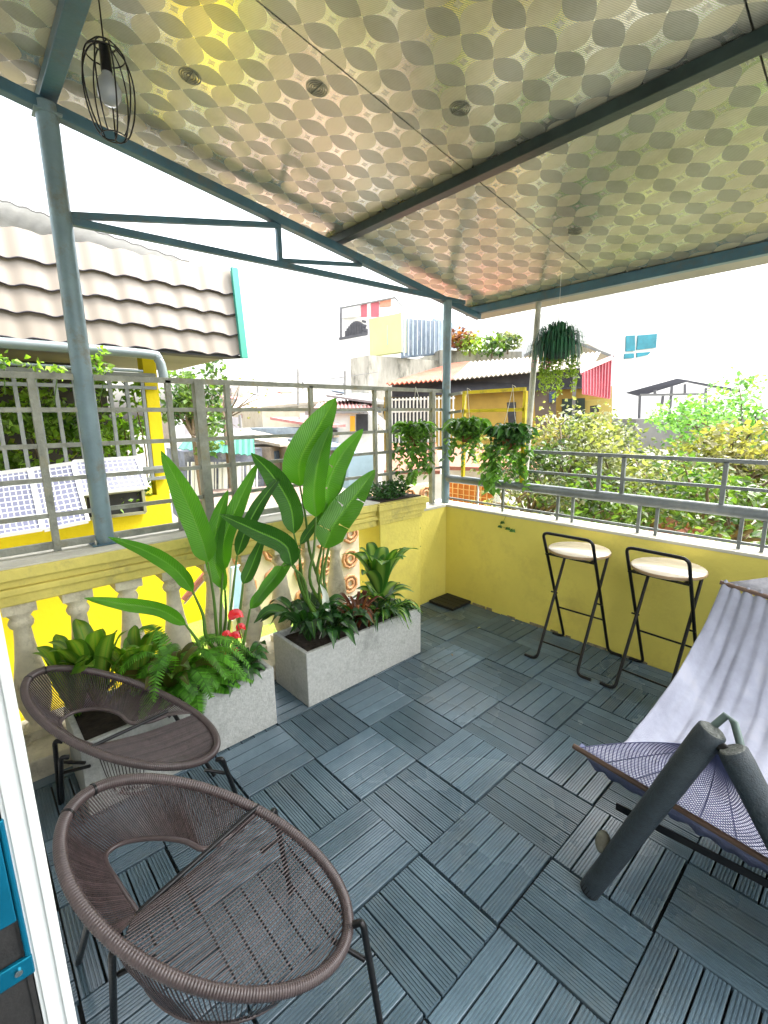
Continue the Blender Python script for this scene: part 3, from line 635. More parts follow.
# trough behind the chairs
small('broad_leaf_dracaena', 'broad leaved light green plant at the left end of the trough by the door frame', 'plant', (-1.08, -1.25, ZS), [
    ('leaves', DRACY, lambda mb: (rosette(mb, (-1.18, -1.24, ZS), 13, .38, .085, 1., .25, .55, .25, lance), rosette(mb, (-1.17, -1.10, ZS), 12, .32, .08, .95, .35, .7, .3, lance), rosette(mb, (-1.18, -1.32, ZS), 11, .34, .08, .95, .3, .6, .3, lance)))])
small('croton', 'brownish low croton between the broad leaved plant and the fern', 'plant', (-1.04, -1.0, ZS), [
    ('leaves', leafmat('croton_leaf', (.05, .09, .01), (.13, .10, .02), .3, .35, .2, .4), lambda mb: (rosette(mb, (-1.04, -1.0, ZS), 20, .25, .055, .9, .6, 1., .3, lance),))])
small('fern', 'bright green fern arching over the near trough beside the anthurium', 'plant', (-1.0, -.86, ZS), [
    ('fronds', FERN, lambda mb: (fern(mb, (-1.08, -.95, ZS), 18, .25, up=1.3), fern(mb, (-1.0, -.92, ZS), 11, .20), fern(mb, (-1.06, -1.0, ZS), 9, .21, up=1.2)))])
t = small('anthurium', 'anthurium with glossy red spathes at the end of the near trough', 'plant', (-1.0, -.68, ZS), [
    ('leaves', LILY, lambda mb: (rosette(mb, (-1.02, -.69, ZS), 22, .17, .055, .8, .8, 1., .25, lily), rosette(mb, (-.98, -.74, ZS), 14, .15, .04, .7, .9, 1., .25, lily)))])
for u, v_, s_ in ((236, 617, .058), (241, 629, .036), (236, 638, .045), (227, 636, .032), (235, 652, .028), (222, 657, .036)):
    c = P(u, v_, 0, -.99); mb = MB(); mb.keepn = True; a = rnd(-.6, .6)
    d = Vector((math.cos(a) * .3, math.cos(a), .1)).normalized()
    blade(mb, [c - d * s_ * .55, c - d * s_ * .1 + Vector((0, 0, .012)), c + d * s_ * .25 + Vector((0, 0, .008)), c + d * s_ * .55 - Vector((0, 0, .01))], s_ * .85, tocam(c) + Vector((0, 0, .8)), .35, lambda t_: max(.1, min(1, (t_ * 5) ** .5) * min(1, ((1 - t_) * 2.2) ** .8)))
    fl = mb.build('flower', REDFL, t)
    mb = MB(); mb.tube([c, c + Vector((.004, .004, .022))], [.0035, .002], 6); mb.build('spadix', mat('spadix', (.6, .42, .1), .6), fl) if False else None
    mb = MB(); mb.tube(catmull([(-1.01, -.69, ZS), Vector((-1.0, -.69, ZS)).lerp(c, .5) + Vector((.01, 0, .02)), c], 4), .002, 5); mb.build('flower_stalk', STEM, t)

# ------------------------------------------------------------------ leafy clumps (small leaves)
def leafcloud(mb, fn, n_, s0, s1, droop=.3):
    for k in range(n_):
        p = Vector(fn()); a = rnd(0, 2 * PI); e = rnd(-.9, .9)
        d = Vector((math.cos(a) * math.cos(e), math.sin(a) * math.cos(e), math.sin(e) - droop)).normalized(); s_ = rnd(s0, s1)
        q = d.cross(Vector((rnd(-1, 1), rnd(-1, 1), rnd(-1, 1)))).normalized() * s_ * rnd(.26, .42); nn = d.cross(q).normalized() * s_ * .10
        a0 = p; b0 = p + d * s_
        mb.quad([a0, p + d * s_ * .38 + q + nn, b0, p + d * s_ * .42], uvs=[(0, 0), (1, .4), (0, 1), (0, .4)], smooth=False)
        mb.quad([a0, p + d * s_ * .42, b0, p + d * s_ * .38 - q + nn], uvs=[(0, 0), (0, .4), (0, 1), (-1, .4)], smooth=False)
def ell(c, r, pw=.45):
    c = Vector(c)
    def f():
        v_ = Vector((random.gauss(0, 1), random.gauss(0, 1), random.gauss(0, 1))).normalized() * (random.random() ** pw)
        return c + Vector((v_.x * r[0], v_.y * r[1], v_.z * r[2]))
    return f
small('low_shrub', 'small dark leaved shrub growing in the yellow box pillar', 'plant', (-1.48, .66, .852), [
    ('foliage', BUSH, lambda mb: (leafcloud(mb, ell((-1.48, .62, .90), (.11, .17, .075)), 900, .014, .03, .1), leafcloud(mb, ell((-1.48, .75, .91), (.09, .10, .07)), 350, .014, .03, .1))),
    ('stems', BARK, lambda mb: [mb.tube([(-1.48 + rnd(-.05, .05), .62 + rnd(-.12, .18), .853), (-1.48 + rnd(-.08, .08), .64 + rnd(-.16, .2), .93)], .002, 4) for _ in range(14)])])

# ------------------------------------------------------------------ hanging pots with trailing pothos
def heart(mb, p, d, s_, nn):
    d = d.normalized(); q = d.cross(nn).normalized()
    nn = q.cross(d)
    L = [p, p + q * s_ * .38 - d * s_ * .05 + nn * s_ * .1, p + q * s_ * .42 + d * s_ * .35 + nn * s_ * .1, p + q * s_ * .2 + d * s_ * .75, p + d * s_ * 1.05]
    R_ = [p, p - q * s_ * .38 - d * s_ * .05 + nn * s_ * .1, p - q * s_ * .42 + d * s_ * .35 + nn * s_ * .1, p - q * s_ * .2 + d * s_ * .75, p + d * s_ * 1.05]
    mb.quad(L, smooth=True); mb.quad(list(reversed(R_)), smooth=True)
def hangpot(label, u, v_, lens, seed, crown=1., plate=False, ax=1, val=1.19):
    random.seed(seed); c = P(u, v_, ax, val)
    t = thing('hanging_pot', label, 'potted plant', c, 'terracotta pots hung on the railing')
    mb = MB(); k = .8
    mb.lathe([(.001, -.045 * k), (.042 * k, -.045 * k), (.058 * k, .02 * k), (.064 * k, .02 * k), (.064 * k, .042 * k), (.056 * k, .042 * k), (.054 * k, .025 * k), (.001, .022 * k)], c, 20); mb.build('pot', TERRA, t)
    mb = MB(); mb.tube([c + Vector((0, .05, .03)), c + Vector((0, .075, .05)), c + Vector((0, .07, -.02))], .003, 6); mb.build('hook', BLACK, t)
    mb = MB(); mb.keepn = True
    rosette(mb, c + Vector((0, 0, .02)), int(52 * crown), .185, .048, .75, .85, 1., .3, lily)
    leafcloud(mb, ell(c + Vector((0, 0, .06)), (.16, .11, .075)), int(520 * crown), .025, .05, .2); mb.build('leaves', POTHOS if seed % 2 else BUSH, t)
    mb = MB(); mb.keepn = True; vb = MB()
    for L in [q for q in lens for _ in (0, 1)]:
        a = rnd(0, 2 * PI); d = Vector((math.cos(a), math.sin(a) * .7 - .25, 0))
        p = c + d * .05 + Vector((0, 0, .03)); path = [p.copy()]; p = p + d * rnd(.03, .11) + Vector((0, 0, -.01)); path.append(p.copy())
        st = 0
        while st < L * rnd(.7, 1.6):
            p = p + Vector((rnd(-.012, .012), rnd(-.010, .010), -.025)); st += .025; path.append(p.copy())
            for _ in range(random.choice((1, 1, 2))):
                aa = rnd(0, 2 * PI); dd = Vector((math.cos(aa), math.sin(aa), -.7 + rnd(-.4, .3)))
                heart(mb, p + dd.normalized() * .008, dd, rnd(.03, .06), Vector((math.cos(aa) * .6, math.sin(aa) * .6 - .3, .8)))
        vb.tube(path, .0013, 4, cap=False)
    vn = mb.build('trailing_leaves', POTHOS, t); vb.build('vines', STEM, t)
    return c, t
hangpot('terracotta pot with pothos trailing below it, leftmost of the three, left of the corner post', 415, 441, [.10, .16, .22, .2, .12, .26, .30, .08, .18], 3, 1.0, ax=0, val=-1.43)
c1_ = P(467, 437, 1, 1.19)
hangpot('terracotta bowl with few short vines hanging just right of the corner post', 467, 437, [.05, .10, .14, .06, .12, .18], 5, 1.5)
hangpot('terracotta pot with the longest dense pothos curtain, rightmost of the three pots', 509, 444, [.12, .2, .28, .16, .3, .22, .34, .10, .25, .18, .3], 8, 1.3)
random.seed(11)
# thin vines hanging onto the side wall and the wall under the rail
def vine(label, pts, ax, vals):
    mb = MB(); mb.keepn = True; pp = [P(u, v_, ax, vv) for (u, v_), vv in zip(pts, vals)]
    for p in pp[1:]:
        for sgn in (-1, 1): 
            dd = Vector((rnd(-.3, .3), sgn * .8 if ax == 0 else rnd(-.3, 0), -.5)); 
            if ax == 1: dd = Vector((sgn * .8, -.2, -.5))
            heart(mb, p, dd, rnd(.018, .028), tocam(p))
    t = thing('vine', label, 'vine', pp[0]); mb.build('leaves', BUSH, t)
    mb = MB(); mb.tube(catmull(pp, 4), .0013, 4); mb.build('stem', STEM, t)
vine('thin vine dangling over the short side wall below the left pot', [(420, 508), (416, 517), (419, 528), (416, 538), (419, 546)], 0, [-1.40, -1.395, -1.395, -1.395, -1.395])
vine('short two sprig vine lying over the wall top below the right pot', [(506, 516), (503, 522), (500, 526), (508, 528), (513, 530)], 1, [1.18] * 5)
# swing-like strings on the yellow frame
t = thing('string_hangers', 'pale strings looped over the yellow frame and the railing', 'strings', (-1.1, 1.25, 1.56))
for x in (-1.27, -.90):
    mb = MB()
    for s_ in (-1, 1): mb.tube([(x, 1.24, 1.575), (x + .03 * s_, 1.225, 1.40), (x + .07 * s_, 1.215, 1.24)], .0018, 5)
    mb.tube([(x - .006, 1.243, 1.575), (x - .006, 1.24, 1.59), (x + .006, 1.255, 1.58), (x + .006, 1.27, 1.57)], .002, 5); mb.build('string', CREAMP, t)
mb = MB()
for s_ in (-1, 1): mb.tube([(-1.487, .93, 1.60), (-1.475, .93 + .02 * s_, 1.53), (-1.47, .93 + .035 * s_, 1.46)], .002, 5)
mb.build('string', CREAMP, t)

# hanging fern basket outside
cF = P(557, 350, 1, 1.45)
t = thing('hanging_fern', 'big dark green fern ball hanging below the canopy edge beside the slanted strut', 'plant', cF)
mb = MB(); mb.keepn = True
for k in range(560):
    a = rnd(0, 2 * PI); e = rnd(.1, 1.45); d = Vector((math.cos(a) * math.cos(e), math.sin(a) * math.cos(e), math.sin(e))); s_ = rnd(.6, 1.05) * .155
    p0 = cF + d * .03; p1_ = cF + d * s_ + Vector((0, 0, .012)); hd = Vector((d.x, d.y, 0)); p2_ = p1_ + hd * .03 - Vector((0, 0, .035)); p3_ = p2_ + hd * .01 - Vector((0, 0, rnd(.06, .17)))
    blade(mb, [p0, p1_, p2_, p3_], .010, d + Vector((0, 0, .3)), .2, None, 1)
mb.build('fronds', DARKFERN, t)
mb = MB(); mb.keepn = True
for k in range(34):
    a = rnd(0, 2 * PI); r = rnd(.03, .17); p = cF + Vector((r * math.cos(a), r * math.sin(a) * .6, -.04)); L = rnd(.12, .26)
    leafcloud(mb, lambda: p + Vector((rnd(-.008, .008), rnd(-.008, .008), -rnd(0, L))), 30, .014, .028, .5)
mb.build('trailing_sprigs', LIME, t)
mb = MB(); mb.lathe([(.001, -.03), (.05, -.025), (.065, .01), (.06, .01), (.001, 0)], cF - Vector((0, 0, .03)), 14); mb.build('pot', DARK, t)
mb = MB(); mb.tube([cF + Vector((0, 0, .03)), cF + Vector((0, .0, .12)), (cF.x, cF.y, zc(cF.y) - .0)], .0012, 4); mb.build('string', mat('thread', (.6, .6, .6), .5), t)
mb = MB(); mb.keepn = True
fc = P(533, 365, 1, 1.42)
for k in range(16):
    p = P(532 + rnd(0, 18), 364 + rnd(-3, 4), 1, 1.38); leafcloud(mb, lambda: p, 4, .008, .014, 0)
mb.build('blossoms', PINKFL, t)

# ------------------------------------------------------------------ bar stools
def stool(label):
    t = thing('bar_stool', label, 'bar stool', (0, 0, 0), 'folding bar stools by the yellow wall')
    hw = .137; r = .0085
    def rx(pts): return catmull(pts, 1)
    def fillet(pts, rad=.035, n_=5):
        pts = [Vector(p) for p in pts]; out = [pts[0]]
        for k in range(1, len(pts) - 1):
            a = (pts[k - 1] - pts[k]); b = (pts[k + 1] - pts[k]); ra = min(rad, a.length * .45); rb = min(rad, b.length * .45)
            A = pts[k] + a.normalized() * ra; B = pts[k] + b.normalized() * rb
            for q in range(n_ + 1):
                s_ = q / n_; out.append(A * (1 - s_) ** 2 + pts[k] * 2 * s_ * (1 - s_) + B * s_ * s_)
        return out + [pts[-1]]
    yf, yr, yh, zh = -.195, .185, -.165, .755
    mb = MB(); mb.tube(fillet([(-hw - .075, yr, r), (-hw, yr, r), (-hw, yh, zh), (hw, yh, zh), (hw, yr, r), (hw + .075, yr, r)]), r, 10); mb.build('handle_frame', BLACK, t)
    h2 = hw - .019
    mb = MB(); mb.tube(fillet([(-h2 - .075, yf, r), (-h2, yf, r), (-h2, .12, .63)]), r, 10); mb.build('leg', BLACK, t)
    mb = MB(); mb.tube(fillet([(h2 + .075, yf, r), (h2, yf, r), (h2, .12, .63)]), r, 10); mb.build('leg', BLACK, t)
    mb = MB(); mb.tube([(-h2, yf + .055, .10), (h2, yf + .055, .10)], .005, 8); mb.build('crossbar', BLACK, t)
    mb = MB(); mb.tube([(-h2, .12, .625), (h2, .12, .625)], .007, 8); mb.build('crossbar', BLACK, t)
    mb = MB(); mb.tube([(-hw, .07, .245), (hw, .07, .245)], .0055, 8); mb.build('footrest', BLACK, t)
    mb = MB(); mb.bar((-hw, -.115, .622), (hw, -.115, .622), .02, .006); mb.bar((-hw + .02, -.12, .625), (-hw + .02, .12, .628), .014, .005); mb.bar((hw - .02, -.12, .625), (hw - .02, .12, .628), .014, .005); mb.build('seat_bracket', BLACK, t)
    mb = MB(); mb.lathe([(.160, .636), (.164, .640), (.164, .648), (.160, .653), (.001, .653)], (0, 0, 0), 48, smooth=True); mb.lathe([(.001, .634), (.160, .634), (.163, .637)], (0, 0, 0), 48)
    st = mb.build('seat', SEATM, t)
    mb = MB(); mb.lathe([(.1642, .6375), (.1652, .640), (.1652, .648), (.1642, .6505)], (0, 0, 0), 48); mb.build('seat_edge', SEATE, st)
    for s_ in (-1, 1): mb = MB(); mb.tube([(s_ * (hw + .012), .0, .36), (s_ * (hw - .026), .0, .36)], .005, 8); mb.build('pivot', BLACK, t)
    return t
def dup(root, label):
    r = root.copy(); C.objects.link(r); r['label'] = label
    for ch in list(root.children):
        c = ch.copy(); C.objects.link(c); c.parent = r; c.matrix_parent_inverse = ch.matrix_parent_inverse
        for g_ in ch.children:
            d = g_.copy(); C.objects.link(d); d.parent = c; d.matrix_parent_inverse = g_.matrix_parent_inverse
    return r
s1 = stool('folding bar stool with round pale seat nearer to the corner post')
s2 = dup(s1, 'folding bar stool with round pale seat beside the lilac hammock')
s1.matrix_basis = Matrix.Translation((-.270, .985, 0)) @ Matrix.Rotation(.02, 4, 'Z')
s2.matrix_basis = Matrix.Translation((.180, .985, 0)) @ Matrix.Rotation(-.06, 4, 'Z')

# ------------------------------------------------------------------ cord chairs
def cordchair(label, x0, y0, az, R1, R2, slope, k_, cz, bar_n, bar_f, arc_px, zs, legs, seed):
    random.seed(seed)
    ax = Vector((math.cos(az), math.sin(az), 0)); lx = Vector((-math.sin(az), math.cos(az), 0)); c0 = Vector((x0, y0, 0))
    t = thing('cord_chair', label, 'chair', (x0, y0, 0), 'round brown cord chairs')
    def rim(th):
        f = R1 * math.cos(th); s_ = R2 * math.sin(th)
        p = c0 + ax * f + lx * s_; p.z = cz - slope * f + k_ * f * f / R1; return p
    rr = .0128
    N = 120; ring = [rim(2 * PI * k / N) for k in range(N)]
    # wound cord rim: ribbed torus
    NN = 1300; rows = []
    for k in range(NN + 1):
        th = 2 * PI * k / NN; p = rim(th); tg = (rim(th + .01) - rim(th - .01)).normalized(); x_ = tg.cross(Vector((0, 0, 1))).normalized(); y_ = tg.cross(x_)
        r_ = rr + (.0006 if k % 4 in (1, 2) else -.0006)
        rows.append([p + (x_ * math.cos(2 * PI * j / 12 + k * .0) + y_ * math.sin(2 * PI * j / 12)) * r_ for j in range(12)])
    mb = MB(); mb.grid(rows, closed=True, smooth=True); mb.build('rim', RATTANR, t)
    mb = MB()
    for th in (PI * .93, PI * 1.05): mb.tube([rim(th + d) + Vector((0, 0, 0)) for d in (-.012, .012)], rr + .002, 12)
    mb.build('rim_joint', BLACK, t)
    bn, bf = P(*bar_n, 2, zs), P(*bar_f, 2, zs)
    bd = (bf - bn).normalized(); g = Vector((bd.y, -bd.x, 0))
    if g.dot(ax) < 0: g = -g
    # seat: cords parallel to the bar, resting on the rim
    fine = [rim(2 * PI * k / 1440) for k in range(1440)]
    gs = [(p - bn).dot(g) for p in fine]; gmax = max(gs)
    mb = MB(); mb2 = MB(); nC = 47
    for k in range(nC):
        d = gmax * (k + .2) / nC
        cr_ = [i for i in range(1440) if (gs[i] - d) * (gs[(i + 1) % 1440] - d) <= 0]
        if len(cr_) < 2: continue
        a, b = fine[cr_[0]], fine[cr_[-1]]
        if (b - a).dot(bd) < 0: a, b = b, a
        w_ = d / gmax; zb = lerp(zs, .5 * (a.z + b.z), min(1, w_ * 2.2))
        ia = max(0., (1 - w_ / .22)) if w_ < .22 else 0.
        aa = a.copy(); 
        proj_n = bn + g * d
        if ia > 0: aa = a.lerp(Vector((proj_n.x, proj_n.y, zs)), ia)
        mid = aa.lerp(b, .5); mid.z -= .012
        pts = catmull([aa, mid, b], 4)
        mb.tube(pts, .0023, 6, cap=False)
        pts2 = [p - Vector((0, 0, .006)) + g * .0022 for p in pts]
    st = mb.build('seat', RATTAN, t)
    mb = MB(); mb.tube([bn - bd * .004, bf + bd * .006], .006, 8); mb.build('seat_bar', BLACK, t)
    # inner lower arc behind the hole
    arc = catmull([bn] + [P(u, v_, 2, zs + dz) for (u, v_), dz in arc_px], 8)
    endp = bf - Vector((0, 0, .015)); arcf = catmull([*arc[::8], arc[-1].lerp(endp, .5) - Vector((0, 0, .01)), endp], 8)
    mb = MB(); mb.tube(arcf, .0065, 8); mb.build('lower_ring', RATTANR, t)
    # back shell: cords from rim down to the arc
    th_n = min(range(1440), key=lambda i: (fine[i] - (bn - bd * .02)).length if gs[i] < .05 else 9)
    iN = min(range(1440), key=lambda i: abs(gs[i] - gmax * .16) + (0 if (fine[i] - bn).dot(bd) < .1 else 9))
    iF = min(range(1440), key=lambda i: abs(gs[i] - .0) + (0 if (fine[i] - bn).dot(bd) > .1 else 9))
    # walk the rim from near to far going round the back
    iB = min(range(1440), key=lambda i: gs[i])
    def walk(i0, i1, ib):
        st_ = 1 if ((ib - i0) % 1440) < ((i1 - i0) % 1440) else -1
        L = ((i1 - i0) * st_) % 1440; return [(i0 + st_ * q) % 1440 for q in range(L + 1)]
    wk = walk(iN, iF, iB)
    lens = [0.]
    for q in range(1, len(wk)): lens.append(lens[-1] + (fine[wk[q]] - fine[wk[q - 1]]).length)
    al = [0.]
    aseq = [fine[iN].lerp(bn, .0) * .35 + bn * .65] + arcf
    for q in range(1, len(aseq)): al.append(al[-1] + (aseq[q] - aseq[q - 1]).length)
    def at_(seq, ls, s_):
        for q in range(1, len(ls)):
            if ls[q] >= s_: return seq[q - 1].lerp(seq[q], (s_ - ls[q - 1]) / max(1e-9, ls[q] - ls[q - 1]))
        return seq[-1]
    rimseq = [fine[i] for i in wk]
    mb = MB(); nS = 125
    for k in range(nS):
        s_ = (k + .5) / nS; a = at_(rimseq, lens, s_ * lens[-1]); b = at_(aseq, al, s_ * al[-1])
        cen = c0.copy(); cen.z = a.z; out = (a - cen).normalized()
        for off in ((0, .002),):
            s2_ = (k + .5 + off[0]) / nS; b2 = at_(aseq, al, min(1, s2_) * al[-1])
            m_ = a.lerp(b2, .5) + out * (.006 + off[1])
            mb.tube([a, m_, b2], .0019, 5, cap=False)
    mb.build('backrest', RATTAN, t)
    # outer skirt under the near side and front: cords rim -> base ring
    def base(th):
        p = c0 + ax * (R1 * .62 * math.cos(th) + .02) + lx * (R2 * .80 * math.sin(th)); p.z = .20 + .03 * math.cos(th + PI); return p
    mb = MB(); mb.tube([q for q in (base(2 * PI * k / 40) for k in range(40)) if (q - c0).dot(bd) < 0 and (q - bn).dot(g) > .02], .0045, 8); mb.build('base_ring', RATTANR, t)
    mb = MB(); nK = 170
    for k in range(nK):
        th = 2 * PI * k / nK
        if (rim(th) - c0).dot(bd) > -.02 or (rim(th) - bn).dot(g) < .03: continue
        a = rim(th); b = base(th + rnd(-.01, .01)); m_ = a.lerp(b, .5) + (a - b) * Vector((1, 1, 0)).length * 0 + Vector(((a - b).x, (a - b).y, 0)) * .10
        mb.tube([a, m_, b], .0016, 4, cap=False)
    mb.build('skirt_cords', RATTAN, t)
    for tp, ft in legs:
        tp = Vector(tp); ft = Vector(ft); o_ = Vector(((tp - c0).x, (tp - c0).y, 0)).normalized()
        mb = MB(); mb.tube(catmull([tp - o_ * .008, tp + o_ * .012 + Vector((0, 0, .004)), tp.lerp(ft, .18) + o_ * .012, ft], 5), .0078, 10); lg = mb.build('leg', BLACK, t)
        b = tp - o_ * .06; b.z = min(.24, tp.z - .05); q = tp.lerp(ft, .30); mb = MB(); mb.tube([b, q], .006, 8); mb.build('strut', BLACK, lg)
    return t
cordchair('round brown cord chair nearest the camera with open hole behind its seat', -.055, -1.240, .70, .314, .196, .445, .05, .380, (137.6, 913), (257, 807),
          [((119, 885), .0), ((105, 858), .01), ((122, 843), .01), ((154, 838), .01), ((184, 841), .01), ((206, 849), .0)], .375,
          [(P(357, 925, 2, .275), P(383, 1040, 2, .0)), (P(100, 905, 2, .40), (-.40, -1.485, 0)), (P(272, 815, 2, .30), P(290, 880, 2, .05) * 1 + Vector((0, 0, -.05))), (P(120, 950, 2, .30), (-.19, -1.45, 0))], 21)
cordchair('round brown cord chair further back against the concrete trough', -.833, -1.229, .70, .326, .166, .386, .05, .380, (93, 746), (166, 712),
          [((72, 737), .0), ((60, 724), .01), ((72, 713), .012), ((96, 709), .012), ((117, 713), .01), ((131, 723), .0)], .375,
          [(P(219, 760, 2, .275), P(238, 800, 2, .0)), (P(60, 742, 2, .34), (-1.06, -1.43, 0)), (P(170, 716, 2, .30), (-.80, -.95, 0)), (P(66, 758, 2, .30), P(62, 802, 2, 0))], 22)
random.seed(31)

# ------------------------------------------------------------------ hammock and its stand
apex = Vector((.672, -.235, .575))
t = thing('hammock_stand', 'dark foam wrapped hammock stand with two crossed poles and a clamp knob', 'hammock stand', (.66, -.27, 0))
def pole(a, b, r, nm='pole'):
    a = Vector(a); b = Vector(b); mb = MB(); d = (b - a).normalized()
    N = 24; pts = [a.lerp(b, k / N) for k in range(N + 1)]
    rs = [r * (1 - .16 * k / N) * (1 + .03 * noise.noise(p * 18)) for k, p in enumerate(pts)]; rs[0] *= .96
    mb.tube([a - d * .004] + pts, [r * .8] + rs, 22); po = mb.build(nm, FOAM, t)
    mb = MB(); mb.tube([a - d * .006, a - d * .003], [r * .74, r * .84], 22); mb.build('end_cap', FOAMC, po)
    return po
A0, A1 = P(712, 731, 2, .615), P(590, 889, 2, .012)
pole(A0, A1, .034)
mb = MB(); d = (A1 - A0).normalized(); mb.tube([A1 - d * .02, A1 + d * .004], .0285, 18); mb.build('foot_cap', BLACK, t)
B0 = P(733, 751, 2, .60); pole(B0, Vector((1.07, -.27, .012)), .034)
mb = MB(); mb.tube([A0 + d * .04 + Vector((-.01, .02, .0)), A0.lerp(B0, .35) + Vector((.0, .045, .04)), A0.lerp(B0, .75) + Vector((.0, .045, .04)), B0 + Vector((.01, .03, .0))], .009, 12); mb.build('bracket', mat('pale_green_bracket', (.09, .13, .12), .5, .2, .2, 20), t)
mb = MB(); mb.tube([A0.lerp(A1, .03), B0.lerp(Vector((1.07, -.27, .01)), .03)], .014, 10); mb.build('hinge', BLACK, t)
bl, br = P(616, 806, 2, .27), P(768, 884, 2, .27); dd = (br - bl)
mb = MB(); mb.bar(bl, bl + dd * 1.9, .004, .022); mb.build('spreader_bar', BLACK, t)
kq = P(603, 842, 2, .165); ka = A0.lerp(A1, .80)
mb = MB(); mb.tube([ka, kq.lerp(ka, .35), kq], .006, 8); mb.build('knob_stem', CHROME, t)
mb = MB(); dk = tocam(kq); x_ = dk.cross(Vector((0, 0, 1))).normalized(); y_ = dk.cross(x_)
rows = []
for r_, o_ in ((.001, .012), (.014, .012), (.024, .008), (.027, 0), (.024, -.008), (.001, -.012)):
    rows.append([kq + (x_ * math.cos(q * PI / 8) * .8 + y_ * math.sin(q * PI / 8) * 1.15) * r_ + dk * o_ for q in range(16)])
mb.grid(rows, closed=True); mb.build('knob', mat('worn_knob', (.13, .13, .10), .6, .2, .3, 40), t)

t = thing('hammock', 'lilac cloth hammock with wooden spreader rods and violet net ends', 'hammock', (.9, .2, .3))
NL = P(577, 748, 2, .33); NR = NL + Vector((.93, -.05, .0)); 
q_ = P(768, 862, 2, .33); NR = NL + (q_ - NL) * 1.75
FL = P(723, 583, 2, .70); fr_ = P(768, 597, 1, FL.y + .0); FR = FL + (fr_ - FL).normalized() * .62
edge = catmull([FL, P(701, 632, 2, .50), P(671, 684, 2, .375), P(643, 720, 2, .31), P(622, 743, 2, .285)], 12)
edge = edge + [edge[-1].lerp(NL, .35) + Vector((0, 0, -.004)), edge[-1].lerp(NL, .7), NL]
nE = len(edge); NXX = 150; rows = []
for k, p in enumerate(edge):
    s_ = k / (nE - 1); R_ = FR.lerp(NR, s_); span = Vector((R_.x - p.x, lerp(FR.y - FL.y, NR.y - NL.y, s_), lerp(FR.z - FL.z, 0, s_)))
    row = []
    for j in range(NXX + 1):
        w_ = j / NXX; sag = -.16 * math.sin(PI * s_) ** .8 * math.sin(PI * w_) ** .7
        gat = math.exp(-s_ * 3.2); wv_ = (.016 * gat * math.sin(w_ * 2 * PI * 15 + 1.3 * math.sin(w_ * 9)) + .012 * (1 - gat) * math.sin(w_ * 2 * PI * 5 + s_ * 4) * math.sin(PI * s_) + .010 * noise.noise(Vector((w_ * 14, s_ * 5, 0))) + .004 * noise.noise(Vector((w_ * 40, s_ * 12, 2))))
        row.append(p + span * w_ + Vector((0, .0, sag + wv_)))
    rows.append(row)
mb = MB(); mb.grid(rows); cl = mb.build('cloth', CLOTH, t, solid=.003)
mb = MB(); mb.tube([FL - (FR - FL).normalized() * .01, FR], .0095, 12); mb.build('rod', WOODR, t)
mb = MB(); mb.tube([NL - (NR - NL).normalized() * .012, NR], .0085, 12); mb.build('rod', WOODR, t)
# rolled hem along near-left edge
mb = MB(); mb.tube([NL + Vector((0, 0, .004)), NL.lerp(P(672, 744, 2, .38), .5) + Vector((0, 0, .004)), P(672, 744, 2, .38), P(700, 750, 2, .42)], [.004, .010, .013, .010], 8)
# violet net from near rod up to the ring
nI, nJ = 130, 58; net = MB()
def npt(i, j):
    w_ = i / nI; s_ = j / nJ; a = NL.lerp(NR, w_); c = a.lerp(apex, s_)
    c = c + Vector((0, .035 * math.sin(PI * s_), -.035 * math.sin(PI * s_) * math.sin(PI * min(1, w_ * 1.1)))); return c
for i in range(nI):
    for j in range(nJ):
        if (i + j) % 2 == 0: a, b = npt(i, j), npt(i + 1, j + 1)
        else: a, b = npt(i + 1, j), npt(i, j + 1)
        net.tube([a, b], .0014, 3, cap=False)
for i in range(0, nI + 1, 13): net.tube([npt(i, j) for j in range(0, nJ + 1, 3)], .0016, 3, cap=False)
net.build('net', NET, t)
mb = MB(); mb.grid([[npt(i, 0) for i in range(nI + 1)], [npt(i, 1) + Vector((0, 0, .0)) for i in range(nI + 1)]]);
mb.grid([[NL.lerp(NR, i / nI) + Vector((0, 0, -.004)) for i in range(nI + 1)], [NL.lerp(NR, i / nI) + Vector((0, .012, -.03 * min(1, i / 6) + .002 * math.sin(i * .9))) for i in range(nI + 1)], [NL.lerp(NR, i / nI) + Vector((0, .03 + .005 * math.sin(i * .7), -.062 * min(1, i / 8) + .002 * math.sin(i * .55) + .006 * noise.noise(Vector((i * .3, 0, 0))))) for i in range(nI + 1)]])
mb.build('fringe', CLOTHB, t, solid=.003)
mb = MB(); mb.tube([apex + Vector((.014 * math.cos(a * PI / 6), 0, .014 * math.sin(a * PI / 6))) for a in range(12)], .004, 6, closed=True); mb.build('ring', CHROME, t)
# far net
ap2 = Vector((.95, 1.02, .93)); 
far = MB(); far.grid([[FL.lerp(FR, i / 12).lerp(ap2, j / 8) + Vector((0, 0, -.03 * math.sin(PI * j / 8))) for i in range(13)] for j in range(9)]); far.build('far_net', GREYNET, t, solid=.002)

